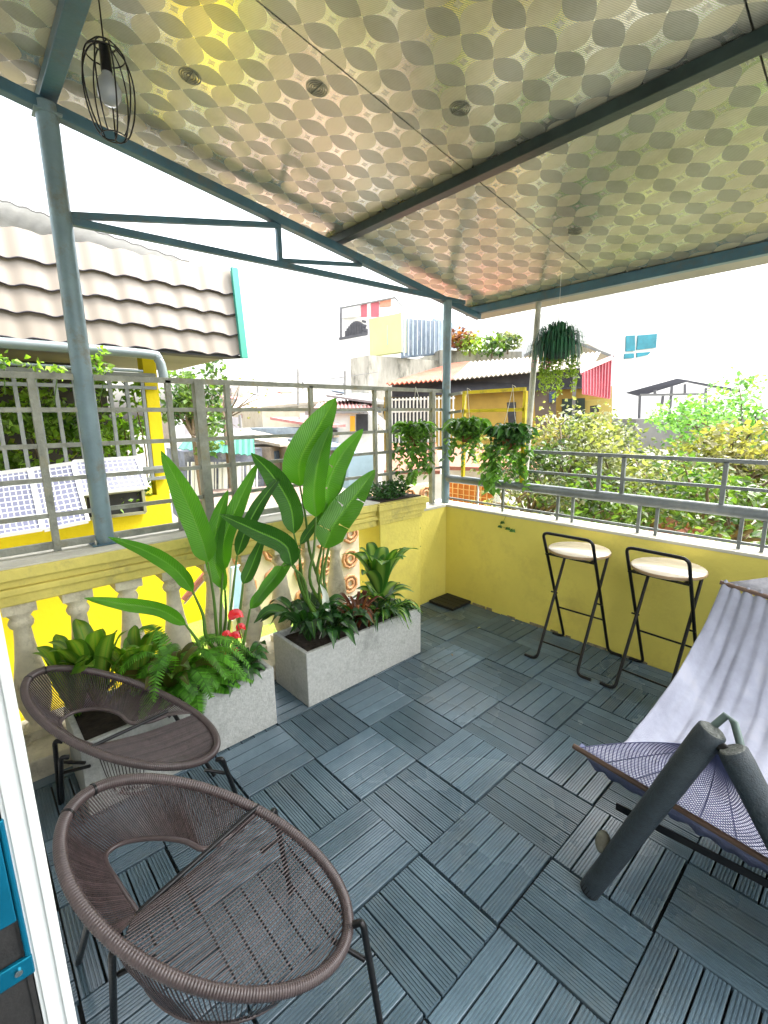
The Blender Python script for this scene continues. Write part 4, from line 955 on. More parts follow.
# ------------------------------------------------------------------ house wall, door frame
t = thing('house_wall', 'white house wall at the left edge that carries the dark sliding door', 'wall', (-.7, -1.6, 0))
mb = MB()
mb.box((-1.62, -1.85, -.02), (.13, -1.535, 2.62)); mb.box((1.55, -1.85, -.02), (2.72, -1.70, 2.62)); mb.box((.13, -1.85, 2.35), (1.55, -1.70, 2.62))
mb.box((-1.0, -4.2, -.02), (-.9, -1.85, 2.62)); mb.box((2.6, -4.2, -.02), (2.7, -1.85, 2.62)); mb.box((-1.0, -4.3, -.02), (2.7, -4.2, 2.62)); mb.box((-1.0, -4.3, 2.62), (2.7, -1.85, 2.70))  # unseen room shell behind the camera, added to keep sky light out
mb.build('wall', WHITEW, t)
t = thing('door_frame', 'white profiled door frame standing at the left edge of the picture', 'door frame', (.17, -1.54, 0))
mb = MB(); mb.box((.131, -1.5565, 0), (.19, -1.5215, 2.3)); mb.box((.131, -1.552, 0), (.193, -1.5395, 2.3)); mb.box((.131, -1.533, 0), (.194, -1.525, 2.3)); mb.build('jamb', WHITEP, t, bevel=.001)
t = thing('sliding_door', 'dark aluminium sliding door with a blue handle plate behind the white frame', 'door', (.17, -1.62, 0))
mb = MB(); mb.box((.132, -1.69, .01), (.186, -1.5575, 2.3)); mb.box((.132, -1.5635, .01), (.189, -1.558, 2.3)); mb.build('stile', DOORM, t)
hy0, hy1 = -1.60, P(27, 930, 0, .19).y; hz0, hz1 = P(14, 984, 0, .19).z, P(14, 850, 0, .19).z + .05
mb = MB(); mb.box((.1865, hy0, hz0), (.193, hy1, hz0 + .03)); mb.box((.1865, hy1 - .007, hz0 + .0302), (.1935, hy1 - .0005, hz1)); mb.box((.1865, hy0, hz0 + .09), (.1925, hy1 - .0072, hz1 - .01)); hd = mb.build('handle_plate', BLUEM, t, bevel=.002)
mb = MB(); mb.tube([(.193, hy1 - .016, hz0 + .016), (.1955, hy1 - .016, hz0 + .016)], .0045, 12); mb.build('screw', CHROME, hd)
t = None

# ------------------------------------------------------------------ surroundings
mb = MB(); mb.quad([(-600, -600, -7), (600, -600, -7), (600, 600, -7), (-600, 600, -7)]); tag(mb.build('ground', GROUND), kind='structure')

# --- yellow neighbour house on the left
XN = -2.9
t = thing('yellow_house', 'bright yellow neighbour house with grille balcony and tiled overhang on the left', 'house', (-3.8, -1.6, -7))
yc = -.345
mb = MB(); mb.box((-5.2, -5, -7), (XN, yc, .84)); mb.box((-3.02, yc - .09, .8401), (XN, yc, 1.95)); 
mb.build('wall', NYELLOW, t)
mb = MB(); mb.box((-5.1, -5, .841), (-4.0, yc - .1, 2.0)); mb.build('inner_wall', DARK, t)
mb = MB()
for k in range(3): mb.box((XN + .0005, -3.5, -.35 - k * .22), (XN + .003, yc - .02, -.345 - k * .22))
mb.build('joint', mat('yellow_joint', (.6, .45, .02), .8), t)
mb = MB(); mb.box((XN - .02, -5, .85), (XN + .004, yc - .55, 1.02)) if False else None
# grille
g_ = MB()
for z in (.97, 1.05, 1.63, 1.72): g_.bar((XN + .02, -5, z), (XN + .02, yc - .02, z), .03, .022)
k = 0; y = -3.4
while y < yc - .05: g_.bar((XN + .02, y, .97), (XN + .02, y, 1.72), .022, .022); y += .105
g_.build('grille', mat('pale_grille_paint', (.22, .24, .24), .6, 0, .2, 6), t)
# tiled mansard: sloped wall of pressed metal tiles
m, n, l, b = newmat('pressed_metal_tile'); v = coords(n, l); nz = n.new('ShaderNodeTexNoise'); nz.inputs['Scale'].default_value = 2.5; nz.inputs['Detail'].default_value = 6; l.new(v, nz.inputs['Vector'])
cr = n.new('ShaderNodeValToRGB'); cr.color_ramp.elements[0].color = (.19, .162, .130, 1); cr.color_ramp.elements[1].color = (.26, .225, .185, 1); l.new(nz.outputs['Fac'], cr.inputs['Fac']); l.new(cr.outputs[0], b.inputs['Base Color']); b.inputs['Roughness'].default_value = .45
MT = m
mb = MB(); dkl = MB(); rows_z = [1.885, 2.035, 2.185, 2.335, 2.50]; y0_, y1_ = -3.6, .235
ny = 260
def mx_(z): return -2.70 - (z - 1.885) * .10
def wavf(y): 
    ph = (y / .185) % 1.; return .010 * (math.sin(2 * PI * ph) * .7 + .25 * math.sin(4 * PI * ph + .9))
for r in range(4):
    za, zb = rows_z[r], rows_z[r + 1]; A = []; B = []; Cc = []
    for q in range(ny + 1):
        y = lerp(y0_, y1_, q / ny); wz = wavf(y)
        A.append((mx_(za) + .026 + wz * .35, y, za - .004 + wz)); B.append((mx_(zb) + .004 + wz * .35, y, zb + wz * 1.)); Cc.append((mx_(za) + .004 + wz * .35, y, za + wz))
    mb.grid([A, B]); mb.grid([Cc, A])
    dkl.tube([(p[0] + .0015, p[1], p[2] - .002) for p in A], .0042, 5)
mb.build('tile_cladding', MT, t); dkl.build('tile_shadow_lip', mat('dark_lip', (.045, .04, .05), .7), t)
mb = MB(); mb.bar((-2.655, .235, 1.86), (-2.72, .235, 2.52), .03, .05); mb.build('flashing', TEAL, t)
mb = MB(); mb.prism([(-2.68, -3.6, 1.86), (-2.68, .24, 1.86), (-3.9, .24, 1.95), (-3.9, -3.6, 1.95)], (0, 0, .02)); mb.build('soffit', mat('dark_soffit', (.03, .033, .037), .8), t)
mb = MB(); mb.prism([(-2.78, -3.6, 1.885), (-2.78, .22, 1.885), (-2.80, .22, 2.49), (-2.80, -3.6, 2.49)], (-1.4, 0, 0)); mb.build('attic', GREYW, t)
# neighbour pipe
t2 = thing('drain_pipe', 'grey plastic pipe running under the tiled overhang and turning down at its end', 'pipe', (-2.6, -.5, 1.8))
mb = MB(); mb.tube(catmull([(-2.6, -3.5, 1.845), (-2.6, -1.2, 1.835), (-2.6, -.50, 1.83), (-2.6, -.42, 1.80), (-2.6, -.40, 1.72), (-2.6, -.40, 1.66)], 5), .030, 14); mb.build('pipe', PVC, t2)
mb = MB(); mb.tube([(-2.62, -3.5, 1.745), (-2.62, -.52, 1.72)], .010, 8); mb.build('conduit', PVC, t2)
# other roof edge above the mansard: dark wavy lip
t2 = thing('roof_sheet', 'thin dark wavy roof edge seen above the tiled overhang', 'roof', (-3.4, -.5, 2.9))
mb = MB(); pts = [P(lerp(-60, 190, q / 60), lerp(180, 262, q / 60), 0, -3.4) for q in range(61)]
mb.grid([[p + Vector((0, 0, .006 * math.sin(q * 1.6))) for q, p in enumerate(pts)], [p + Vector((-.9, 0, .05 + .006 * math.sin(q * 1.6))) for q, p in enumerate(pts)]]); mb.build('sheet', WHITEW, t2, solid=.004)
mb = MB(); mb.tube([p + Vector((.002, 0, .006 * math.sin(q * 1.6))) for q, p in enumerate(pts)], .007, 5); mb.build('edge', GREYW, t2)
CREEPS = leafmat('sunlit_creeper_leaf', (.06, .15, .02), (.26, .40, .06), .4, .4, 0, .6, 3)
# creepers behind the grille
random.seed(41)
for nm, lab, y0_, y1_, z0_, z1_, n_ in (('creeper', 'dense yellow green creeper behind the left half of the pale grille', -1.9, -.95, .8, 1.80, 3600), ('creeper', 'leafy creeper behind the right half of the pale grille by the yellow pillar', -.95, -.42, .8, 1.72, 2000)):
    t2 = thing(nm, lab, 'climbing plant', (-3.2, (y0_ + y1_) / 2, .57))
    cl_ = [Vector((rnd(-3.35, -3.0), rnd(y0_, y1_), lerp(z0_, z1_, random.random() ** 1.2))) for _ in range(22)]
    mb = MB(); mb.keepn = True
    for c in cl_: leafcloud(mb, ell(c, (.14, .17, .13)), n_ // 22, .03, .08, .3)
    mb.build('foliage', CREEPS, t2)
    mb = MB()
    for c in cl_[:12]: mb.tube(catmull([(-3.2, c.y + rnd(-.1, .1), .56), (c.x, c.y + rnd(-.1, .1), (c.z + .56) / 2), c], 4), .005, 5)
    mb.build('stems', BARK, t2)
t2 = thing('creeper_sprigs', 'bright green young sprigs poking over the pipe and grille top', 'climbing plant', (-2.85, -1.0, 1.6)); mb = MB(); mb.keepn = True; vb = MB()
for u, v_ in ((4, 358), (36, 365), (58, 370), (98, 365), (106, 372), (100, 355), (93, 372)):
    c = P(u, v_, 0, -2.5)
    leafcloud(mb, ell(c, (.03, .05, .05)), 14, .03, .055, 0); vb.tube([c - Vector((.3, 0, .18)), c], .003, 4)
mb.build('leaves', CREEPS, t2); vb.build('stems', STEM, t2)

# --- solar panels
m, n, l, b = newmat('solar_cells'); uv = n.new('ShaderNodeTexCoord').outputs['UV']; br = n.new('ShaderNodeTexBrick'); br.offset = 0
br.inputs['Color1'].default_value = (.13, .14, .22, 1); br.inputs['Color2'].default_value = (.16, .17, .26, 1); br.inputs['Mortar'].default_value = (.6, .62, .66, 1)
br.inputs['Scale'].default_value = 1; br.inputs['Mortar Size'].default_value = .09; br.inputs['Brick Width'].default_value = 1; br.inputs['Row Height'].default_value = 1
l.new(uv, br.inputs['Vector']); l.new(br.outputs['Color'], b.inputs['Base Color']); b.inputs['Roughness'].default_value = .3
SOLAR = m
def solar(label, q, nx_, ny_):
    t2 = thing('solar_panel', label, 'solar panel', q[3], 'solar panels leaning on the yellow house')
    mb = MB(); mb.keepn = True; mb.quad([q[3], q[2], q[1], q[0]], uvs=[(0, 0), (nx_, 0), (nx_, ny_), (0, ny_)]); sp_ = mb.build('cells', SOLAR, t2)
    nn = (q[2] - q[3]).cross(q[0] - q[3]).normalized(); nn = nn if nn.x > 0 else -nn
    mb = MB()
    for a, b_ in zip(q, q[1:] + q[:1]): mb.bar(a - nn * .004, b_ - nn * .004, .022, .022)
    mb.prism([p - nn * .012 for p in q], -nn * .006)
    mb.build('panel_frame', mat('aluminium_frame', (.72, .74, .76), .35, .4, .05, 5), t2)
def quadpx(pp, xt, xb): return [P(*pp[0], 0, xt), P(*pp[1], 0, xt), P(*pp[2], 0, xb), P(*pp[3], 0, xb)]
solar('leftmost of the three solar panels, cut by the picture edge', quadpx([(-40, 478), (29, 469), (42, 529), (-34, 541)], -2.78, -2.60), 12, 12)
solar('middle upright solar panel, just left of the blue grey post', quadpx([(31, 469), (72, 463), (88, 521), (44, 530)], -2.78, -2.60), 7, 12)
solar('right solar panel crossed by the blue grey post', quadpx([(74, 461), (136, 457), (147, 487), (82, 494)], -2.85, -2.72), 12, 7)
t2 = thing('wall_opening', 'dark barred opening in the yellow wall under the right solar panel', 'window', P(112, 506, 0, XN + .02))
mb = MB(); q = [P(84, 496, 0, XN + .012), P(142, 489, 0, XN + .012), P(145, 512, 0, XN + .012), P(86, 519, 0, XN + .012)]; mb.prism(q, (-.01, 0, 0)); mb.build('opening', DARK, t2)
mb = MB()
for a in range(4): mb.bar(q[a] + Vector((.01, 0, 0)), q[(a + 1) % 4] + Vector((.01, 0, 0)), .02)
mb.build('frame', mat('worn_olive_frame', (.3, .3, .2), .7), t2)

# --- generic house blocks placed by pixel and distance
def block(name, label, cat, u0, d0, u1, d1, vt, vb, depth, m_, part='wall', zb=None, parent=None):
    a = Pd(u0, vt, d0); b = Pd(u1, vt, d1); b.z = a.z; z0 = Pd(u0, vb, d0).z if zb is None else zb
    t_ = parent or thing(name, label, cat, (a.x, a.y, z0))
    dr = (b - a).cross(Vector((0, 0, 1))).normalized()
    if dr.dot(a - CAM) < 0: dr = -dr
    mb = MB(); mb.prism([Vector((a.x, a.y, z0)), Vector((b.x, b.y, z0)), b, a], dr * depth); mb.build(part, m_, t_)
    return t_, a, b, dr
def patch(parent, part, pts, d, m_, th=.05, dd=None):
    """flat panel from pixels at horizontal distance(s)"""
    ds = dd or [d] * len(pts); pp = [Pd(u, v_, q) for (u, v_), q in zip(pts, ds)]
    away = (pp[0] - CAM); away.z = 0; mb = MB(); mb.prism(pp, away.normalized() * th); return mb.build(part, m_, parent)
def roofpx(parent, pts, dd, m_, th=.06, part='roof', ribs=0):
    pp = [Pd(u, v_, q) for (u, v_), q in zip(pts, dd)]
    if ribs:   # corrugated sheet between edge pp[0]-pp[1] (eave) and pp[3]-pp[2] (ridge)
        N = ribs * 4; nn = (pp[1] - pp[0]).cross(pp[3] - pp[0]).normalized(); nn = nn if nn.z > 0 else -nn
        mb = MB(); mb.grid([[pp[0].lerp(pp[1], k / N) + nn * th * .5 * math.sin(k * PI / 2) for k in range(N + 1)], [pp[3].lerp(pp[2], k / N) + nn * th * .5 * math.sin(k * PI / 2) for k in range(N + 1)]], smooth=False)
        return mb.build(part, m_, parent, solid=th * .3)
    mb = MB(); mb.prism(pp, (0, 0, th)); return mb.build(part, m_, parent)

# central back: white building with pink stripes and round grille balcony
t, a, b, dr = block('white_house', 'white gabled house with pink stripes and round barred balcony beyond the railing', 'house', 341, 26, 404, 27, 312, 400, 8, WHITEW)
patch(t, 'gable', [(342, 307), (395, 297), (407, 311), (342, 318)], 25.9, WHITEW, .3)
patch(t, 'stripe', [(361, 303), (367, 302), (367, 317), (361, 317)], 25.8, PINK, .05)
patch(t, 'stripe', [(371, 302), (379, 300), (379, 317), (371, 317)], 25.8, PINK, .05)
patch(t, 'stripe', [(380, 300), (391, 298), (391, 306), (380, 307)], 25.8, mat('salmon', (.7, .3, .2), .7), .05)
patch(t, 'roof_edge', [(341, 307), (395, 296.5), (406, 310), (407, 311.5), (395, 298), (341, 308.5)], 25.7, GREYW, .1)
mb = MB()
for k in range(14):
    u = 346 + k * 1.6; h_ = math.sin(PI * (k + .5) / 14)
    p0 = Pd(u, 337 - k * .25, 25.4); p1_ = Pd(u, 332 - 10 * h_ - k * .15, 25.4); mb.bar(p0, p1_, .09)
for k in range(4): mb.bar(Pd(362, 321 + k * 4, 25.4), Pd(366 + k * .6, 322 + k * 4, 25.4), .1)
mb.bar(Pd(339, 339, 25.4), Pd(367, 334, 25.4), .12); mb.bar(Pd(341, 307, 25.4), Pd(341, 339, 25.4), .08); mb.build('balcony_grille', mat('dark_grille', (.08, .08, .09), .7), t)
t, a, b, dr = block('rooftop_shed', 'pale yellow rooftop shed with blue grey corrugated side', 'shed', 369, 19, 401, 18, 319, 356, .3, PLEMON)
patch(t, 'window', [(387, 325), (389, 325), (389, 345), (387, 345)], 18.4, mat('pale_teal', (.3, .5, .42), .6), .02)
patch(t, 'side_sheet', [(401, 318), (441, 321), (440, 354), (401, 358)], 18, BLUEGREY, .2, [18, 20.5, 20.5, 18])
mb = MB()
for k in range(9): mb.bar(Pd(404 + 4.3 * k, 319 + k * .3, 17.8 + .27 * k), Pd(404 + 4.3 * k, 356 - k * .4, 17.8 + .27 * k), .05)
mb.build('side_ribs', mat('pale_ribs', (.30, .35, .40), .6), t)
patch(t, 'tarpaulin', [(432, 318), (480, 328), (481, 346), (432, 352)], 21, mat('blue_tarp', (.30, .38, .46), .7, 0, .3, 2), .2, [20.6, 22, 22, 20.6])
t, a, b, dr = block('mossy_wall', 'streaked mossy concrete building under the rooftop shed', 'building', 369, 17.5, 446, 20, 355, 420, 1.2, MOSSY)
t, a, b, dr = block('mossy_wall', 'low streaked concrete parapet with rooftop plants right of the corner post', 'building', 440, 19.5, 522, 21, 350, 420, 5, MOSSY)
random.seed(51)
for lab, us, d, mt, r in (('dark red leaved rooftop shrub beside the corner post', (458, 338), 19.2, CORDY, .35), ('lime green rooftop shrub on the mossy parapet', (470, 343), 19.3, LIME, .4), ('low pale rooftop shrubs along the mossy parapet', (492, 345), 19.6, CREEP, .45), ('narrow yellow green rooftop bush at the parapet end', (508, 341), 20, YTREE, .35)):
    c = Pd(*us, d); t = thing('rooftop_shrub', lab, 'plant', c, 'plants on the rooftop'); mb = MB(); mb.keepn = True; leafcloud(mb, ell(c, (r * 1.6, r * 1.6, r)), 260, .1, .25, .2); mb.build('foliage', mt, t)
    mb = MB(); mb.tube([c - Vector((0, 0, .5)), c], .04, 5); mb.build('stem', BARK, t)

# ochre house under the long corrugated roof
t = thing('ochre_house', 'ochre house with shaded eaves under the long red and pale corrugated roof', 'house', Pd(500, 440, 10))
roofpx(t, [(386, 384), (452, 379), (470, 362), (452, 364)], [8.6, 9.2, 12.5, 12.0], RUST, .05, ribs=14)
roofpx(t, [(452, 379), (592, 365.5), (600, 352), (470, 362)], [9.2, 10.2, 13.5, 12.5], PALEROOF, .05, ribs=30)
patch(t, 'eave_shade', [(392, 384), (452, 380), (592, 367), (592, 388), (470, 394), (392, 397)], 9.6, DARK, .1, [9.0, 9.5, 10.4, 10.4, 9.8, 9.0])  # dark sheet standing in for the shade in the recess below the roof
patch(t, 'wall', [(384, 397), (612, 386), (612, 445), (384, 452)], 9.9, OCHRE, .3, [9.3, 10.7, 10.7, 9.3])
patch(t, 'dark_room', [(386, 398), (452, 394), (452, 446), (386, 449)], 9.5, DARK, .05, [9.1, 9.6, 9.6, 9.1])
patch(t, 'doorway', [(524, 391), (556, 390), (556, 440), (524, 440)], 10.0, mat('brown_room', (.12, .09, .07), .8), .05)
patch(t, 'doorway', [(562, 399), (585, 398), (585, 440), (562, 440)], 10.2, mat('dark_green_door', (.03, .05, .04), .8), .05)
patch(t, 'doorway', [(497, 403), (516, 402), (516, 430), (497, 430)], 9.8, DARK, .05)
patch(t, 'pale_wall', [(585, 400), (612, 398), (611, 445), (584, 445)], 10.3, YPALE, .05)
patch(t, 'column', [(573, 376), (577, 376), (574.5, 420), (571.5, 420)], 10.0, GREYW, .1)
patch(t, 'window', [(549, 392), (556, 391.5), (556, 402), (549, 402.5)], 9.95, mat('navy_pane', (.03, .05, .12), .3), .03)
patch(t, 'window', [(590, 406), (599, 405), (599, 412), (590, 413)], 10.1, DARK, .03)
# sign letters
def textobj(txt, u, v_, d, size, m_, parent):
    cu = bpy.data.curves.new('lettering', 'FONT'); cu.body = txt; cu.size = size; cu.extrude = .005; cu.align_x = 'LEFT'; cu.align_y = 'CENTER'
    tmp = bpy.data.objects.new('tmp', cu); C.objects.link(tmp)
    dg = bpy.context.evaluated_depsgraph_get(); me = bpy.data.meshes.new_from_object(tmp.evaluated_get(dg)); bpy.data.objects.remove(tmp)
    me.materials.clear(); me.materials.append(m_); o = bpy.data.objects.new('lettering', me); C.objects.link(o)
    p = Pd(u, v_, d); away = (p - CAM); away.z = 0; away.normalize(); xr = away.cross(Vector((0, 0, 1)))
    mm = Matrix((xr, Vector((0, 0, 1)), -away)).transposed().to_4x4(); mm.translation = p
    o.parent = parent; o.matrix_parent_inverse = parent.matrix_basis.inverted(); o.matrix_basis = mm; return o
textobj('ANN', 541, 420, 9.85, .17 * 9.85 / 6.0, WHITEW, t)
# bars fence in front of the dark room
t = thing('window_grille', 'thin pale vertical bars in front of the dark room left of the corner post', 'grille', Pd(415, 430, 8.8)); mb = MB()
for k in range(18): mb.bar(Pd(392 + k * 3.6, 398 - k * .15, 8.8), Pd(392 + k * 3.6, 446, 8.8), .02)
for v_ in (400, 412, 430): mb.bar(Pd(390, v_, 8.8), Pd(455, v_ - 2, 8.9), .03)
mb.build('bars', mat('pale_bars', (.5, .5, .45), .6), t)
# pink gable house
t = thing('pink_gable', 'pink corrugated sheet wall under a cream gable right of the hanging fern', 'shed', Pd(596, 400, 9))
pp = patch(t, 'sheet_wall', [(582, 372), (612, 360), (610, 399), (582, 394)], 9, PINK, .1, [9, 9.8, 9.8, 9])
mb = MB()
for k in range(10): q = k / 9; mb.bar(Pd(584 + 27 * q, 372 - 11 * q, 8.95 + .8 * q), Pd(584 + 25.5 * q, 393.6 + 4.6 * q, 8.95 + .8 * q), .025)
mb.build('ribs', mat('pink_rib', (.46, .11, .14), .6), t)
patch(t, 'roof_edge', [(580, 368), (613, 355), (613, 359), (581, 373)], 8.9, mat('pale_pink', (.75, .45, .47), .7), .5, [8.9, 9.7, 9.7, 8.9])
patch(t, 'gable', [(524, 356), (548, 340), (588, 344), (612, 356), (612, 363), (524, 363)], 14, CREAMW, .3)
mb = MB(); mb.bar(Pd(524, 356, 13.9), Pd(560, 336, 13.9), .06); mb.bar(Pd(560, 336, 13.9), Pd(614, 357, 13.9), .06); mb.build('gable_trim', GREYW, t)
# white block with cyan windows
t, a, b, dr = block('white_building', 'tall overexposed white building with a cyan window', 'building', 614, 17, 800, 22, 285, 440, 8, WHITEW)
def wpatch(part, pts, m_, off):  # patch on that facade
    nn = dr; pl = []
    for u, v_ in pts:
        d_ = ray(u, v_); s_ = (a - CAM).dot(nn) / d_.dot(nn); pl.append(CAM + d_ * s_ - nn * off)
    mb = MB(); mb.prism(pl, nn * .04); return mb.build(part, m_, t)
wpatch('window', [(625.5, 336), (634, 335.5), (634, 351), (625, 351.5)], CYAN, .05); wpatch('window', [(637, 335.5), (656, 334), (655, 348), (636, 350)], CYAN, .05)
wpatch('window', [(624, 354), (633, 353.5), (633, 358), (623.5, 359)], CYAN, .05); wpatch('window', [(636, 353), (650, 352), (647, 355), (636, 357.5)], CYAN, .05)
t, a, b, dr = block('white_building', 'plain pale building with a thin grey ledge behind the hanging fern', 'building', 560, 24, 618, 25, 330, 400, 6, WHITEW)
patch(t, 'ledge', [(588, 337), (617, 334), (617, 336.5), (588, 339)], 23.8, GREYW, .3)
# gazebo canopy
t = thing('rooftop_canopy', 'dark pitched sheet canopy on thin posts on the roof at the right', 'canopy', Pd(675, 420, 14))
patch(t, 'roof', [(626, 392.5), (677, 378.5), (690, 380.5), (640, 396)], 13.7, CANOPY, .5)
patch(t, 'roof', [(677, 378.5), (740, 389.5), (740, 392), (690, 382)], 14.3, CANOPY, .5)
for u0, v0, u1, v1 in ((640, 395, 639, 420), (672, 386, 669, 420), (706, 388, 705, 420), (655, 395, 655, 390), (640, 395, 706, 394), (669, 412, 676, 420), (685, 394, 685, 384), (660, 420, 663, 396)):
    mb = MB(); mb.bar(Pd(u0, v0, 13.6), Pd(u1, v1, 13.6), .055); mb.build('post', mat('thin_post', (.12, .12, .13), .6), t) if u0 == u1 or abs(v0 - v1) > 3 else mb.build('tie_beam', GREYW, t)
t, a, b, dr = block('roof_parapet', 'long grey concrete parapet below the rooftop canopy', 'wall', 636, 12.6, 800, 14.5, 419, 450, 3, GREYW)
t = thing('water_tank', 'pale rounded tank standing under the rooftop canopy', 'tank', Pd(690, 419, 13.2)); mb = MB()
q0, q1 = Pd(680, 414, 13.2), Pd(699, 414, 13.2); mb.tube([q0, q0.lerp(q1, .06), q0.lerp(q1, .94), q1], [.1, .19, .19, .1], 14); mb.build('tank', mat('tank_grey', (.45, .47, .5), .4, .3), t)
mb = MB(); mb.bar(q0 - Vector((0, 0, .2)), q1 - Vector((0, 0, .2)), .3, .05); mb.build('stand', GREYW, t)
t, a, b, dr = block('small_block', 'small grey rooftop block at the right picture edge', 'building', 750, 12, 800, 12.5, 416, 440, 2, GREYW)
patch(t, 'window', [(754, 419), (760, 418.5), (760, 423), (754, 423.5)], 11.9, DARK, .03)

# left-centre roofs
t, a, b, dr = block('cream_wall_house', 'blank beige rendered wall behind the tall leaves', 'building', 262, 13, 312, 13.5, 409, 470, 3, CREAMW)
t, a, b, dr = block('small_house', 'small grey house with faded red hipped roof left of the beige wall', 'house', 246, 15, 264, 15.5, 417, 460, 3, mat('lilac_grey', (.5, .46, .48), .8))
roofpx(t, [(241, 418), (265, 418), (262, 410), (252, 410)], [14.8, 15.3, 16.5, 16], PINKR, .1)
t, a, b, dr = block('white_house', 'white flat house with a small square window above the green awning', 'house', 205, 16, 246, 16.5, 416, 450, 4, WHITEW)
patch(t, 'window', [(231, 420), (237, 420), (237, 428), (231, 428)], 15.8, GREYW, .05)
t = thing('awning', 'dark green sheet awning below the white flat house', 'awning', Pd(230, 450, 9))
roofpx(t, [(178, 449), (255, 456), (254, 436), (184, 441)], [8.8, 9.2, 10.2, 9.8], GREENAW, .025, part='sheet', ribs=12)
roofpx(t, [(178, 441), (255, 437), (250, 430), (200, 432)], [9.9, 10.4, 11.5, 11], GREYW, .05, part='top_sheet')
t, a, b, dr = block('shop_front', 'cluttered dark shop front under the green awning', 'building', 184, 10, 262, 10.4, 452, 530, 2, mat('cluttered', (.10, .11, .14), .8, 0, .7, 2.5, dirt=(.35, .35, .32), dirts=3))
mb = MB()
for k in range(16): mb.bar(Pd(188 + k * 4.6, 462, 9.9), Pd(188 + k * 4.6, 500, 9.9), .02 + .03 * (k % 3))
mb.build('slats', WHITEW, t)
t = thing('brick_yard', 'faded reddish paved yard in front of the shop', 'yard', Pd(240, 510, 8)); roofpx(t, [(195, 530), (330, 540), (320, 486), (212, 492)], [5.2, 5.6, 8.8, 9.4], mat('faded_paving', (.20, .14, .11), .9, 0, .3, 6), .05, part='paving')
t = thing('pink_roof_house', 'long faded pink roof over a white wall with an orange door', 'house', Pd(350, 430, 12))
roofpx(t, [(310, 412), (377, 411), (372, 397), (318, 403)], [12, 12.2, 14.5, 14.5], PINKR, .06, ribs=16)
patch(t, 'fascia', [(305, 410), (378, 407), (378, 412), (305, 415)], 11.9, GREYW, .1)
patch(t, 'wall', [(300, 413), (378, 411), (378, 470), (300, 470)], 12.2, WHITEW, .5)
patch(t, 'door', [(350, 416), (355, 416), (355, 433), (350, 433)], 12.05, mat('orange_door', (.8, .38, .02), .6), .05)
patch(t, 'dark_opening', [(356, 414), (368, 414), (368, 432), (356, 432)], 12.05, DARK, .05)
t = thing('pale_roof_house', 'jumble of pale grey sheet roofs behind the pink roof', 'house', Pd(330, 395, 18))
roofpx(t, [(230, 412), (340, 402), (330, 392), (240, 400)], [18, 18, 21, 21], PALEROOF, .1); roofpx(t, [(335, 404), (378, 403), (372, 395), (345, 396)], [16, 16, 18, 18], WHITEW, .1, part='roof')
patch(t, 'wall', [(232, 400), (380, 392), (380, 430), (232, 430)], 21.5, MOSSY, .5)
random.seed(61)
for k in range(10):
    u = rnd(225, 375); v0 = rnd(396, 404); patch(t, 'window', [(u, v0), (u + rnd(3, 6), v0), (u + 4.5, v0 + 5), (u, v0 + 5)], 21.3, random.choice((DARK, GREYW, BLUEGREY)), .05)
t, a, b, dr = block('far_building', 'very faint white tower far behind the rooftops', 'building', 271, 60, 305, 62, 346, 420, 10, WHITEW)
for k in range(5): patch(t, 'window', [(277 + 5 * k, 350), (280 + 5 * k, 350), (280 + 5 * k, 353), (277 + 5 * k, 353)], 59.5, mat('hazed_pane', (.55, .58, .6), .4) if k == 0 else bpy.data.materials['hazed_pane'], .2)  # pane colour paled so that haze and overexposure are painted in
t, a, b, dr = block('blue_tarp_house', 'low roof covered with a pale blue tarpaulin between the tall leaves', 'house', 348, 8.6, 376, 8.8, 456, 490, 1.5, TARP, part='tarpaulin')
t = thing('brick_roof', 'small red brick tiled roof left of the hanging pots', 'house', Pd(405, 465, 7)); roofpx(t, [(384, 474), (440, 474), (436, 445), (390, 446)], [6.6, 6.9, 8.6, 8.4], BRICK, .05); patch(t, 'wall', [(382, 474), (442, 474), (442, 500), (382, 500)], 6.9, WHITEW, .3)
t = thing('white_stair', 'white sloping stair parapet behind the railing grid', 'stair', Pd(380, 425, 9)); patch(t, 'parapet', [(366, 410), (372, 410), (390, 424), (390, 432), (384, 430)], 8.7, WHITEW, .3)
t = thing('brick_roof', 'long brick red low roof seen behind the right hanging pots', 'house', Pd(480, 470, 7)); roofpx(t, [(446, 470), (540, 473), (536, 452), (446, 450)], [6.4, 6.6, 8.2, 8.2], BRICK, .05); patch(t, 'wall', [(446, 470), (560, 473), (560, 486), (446, 483)], 6.7, WHITEW, .3)
WARM = mat('warm_plaster', (.34, .28, .22), .85, 0, .2, 3, .2, 10, dirt=(.15, .12, .09), dirts=2.5)
BLUEW = mat('blue_plaster', (.24, .29, .33), .85, 0, .2, 3, dirt=(.13, .14, .14), dirts=2.5)
random.seed(97)
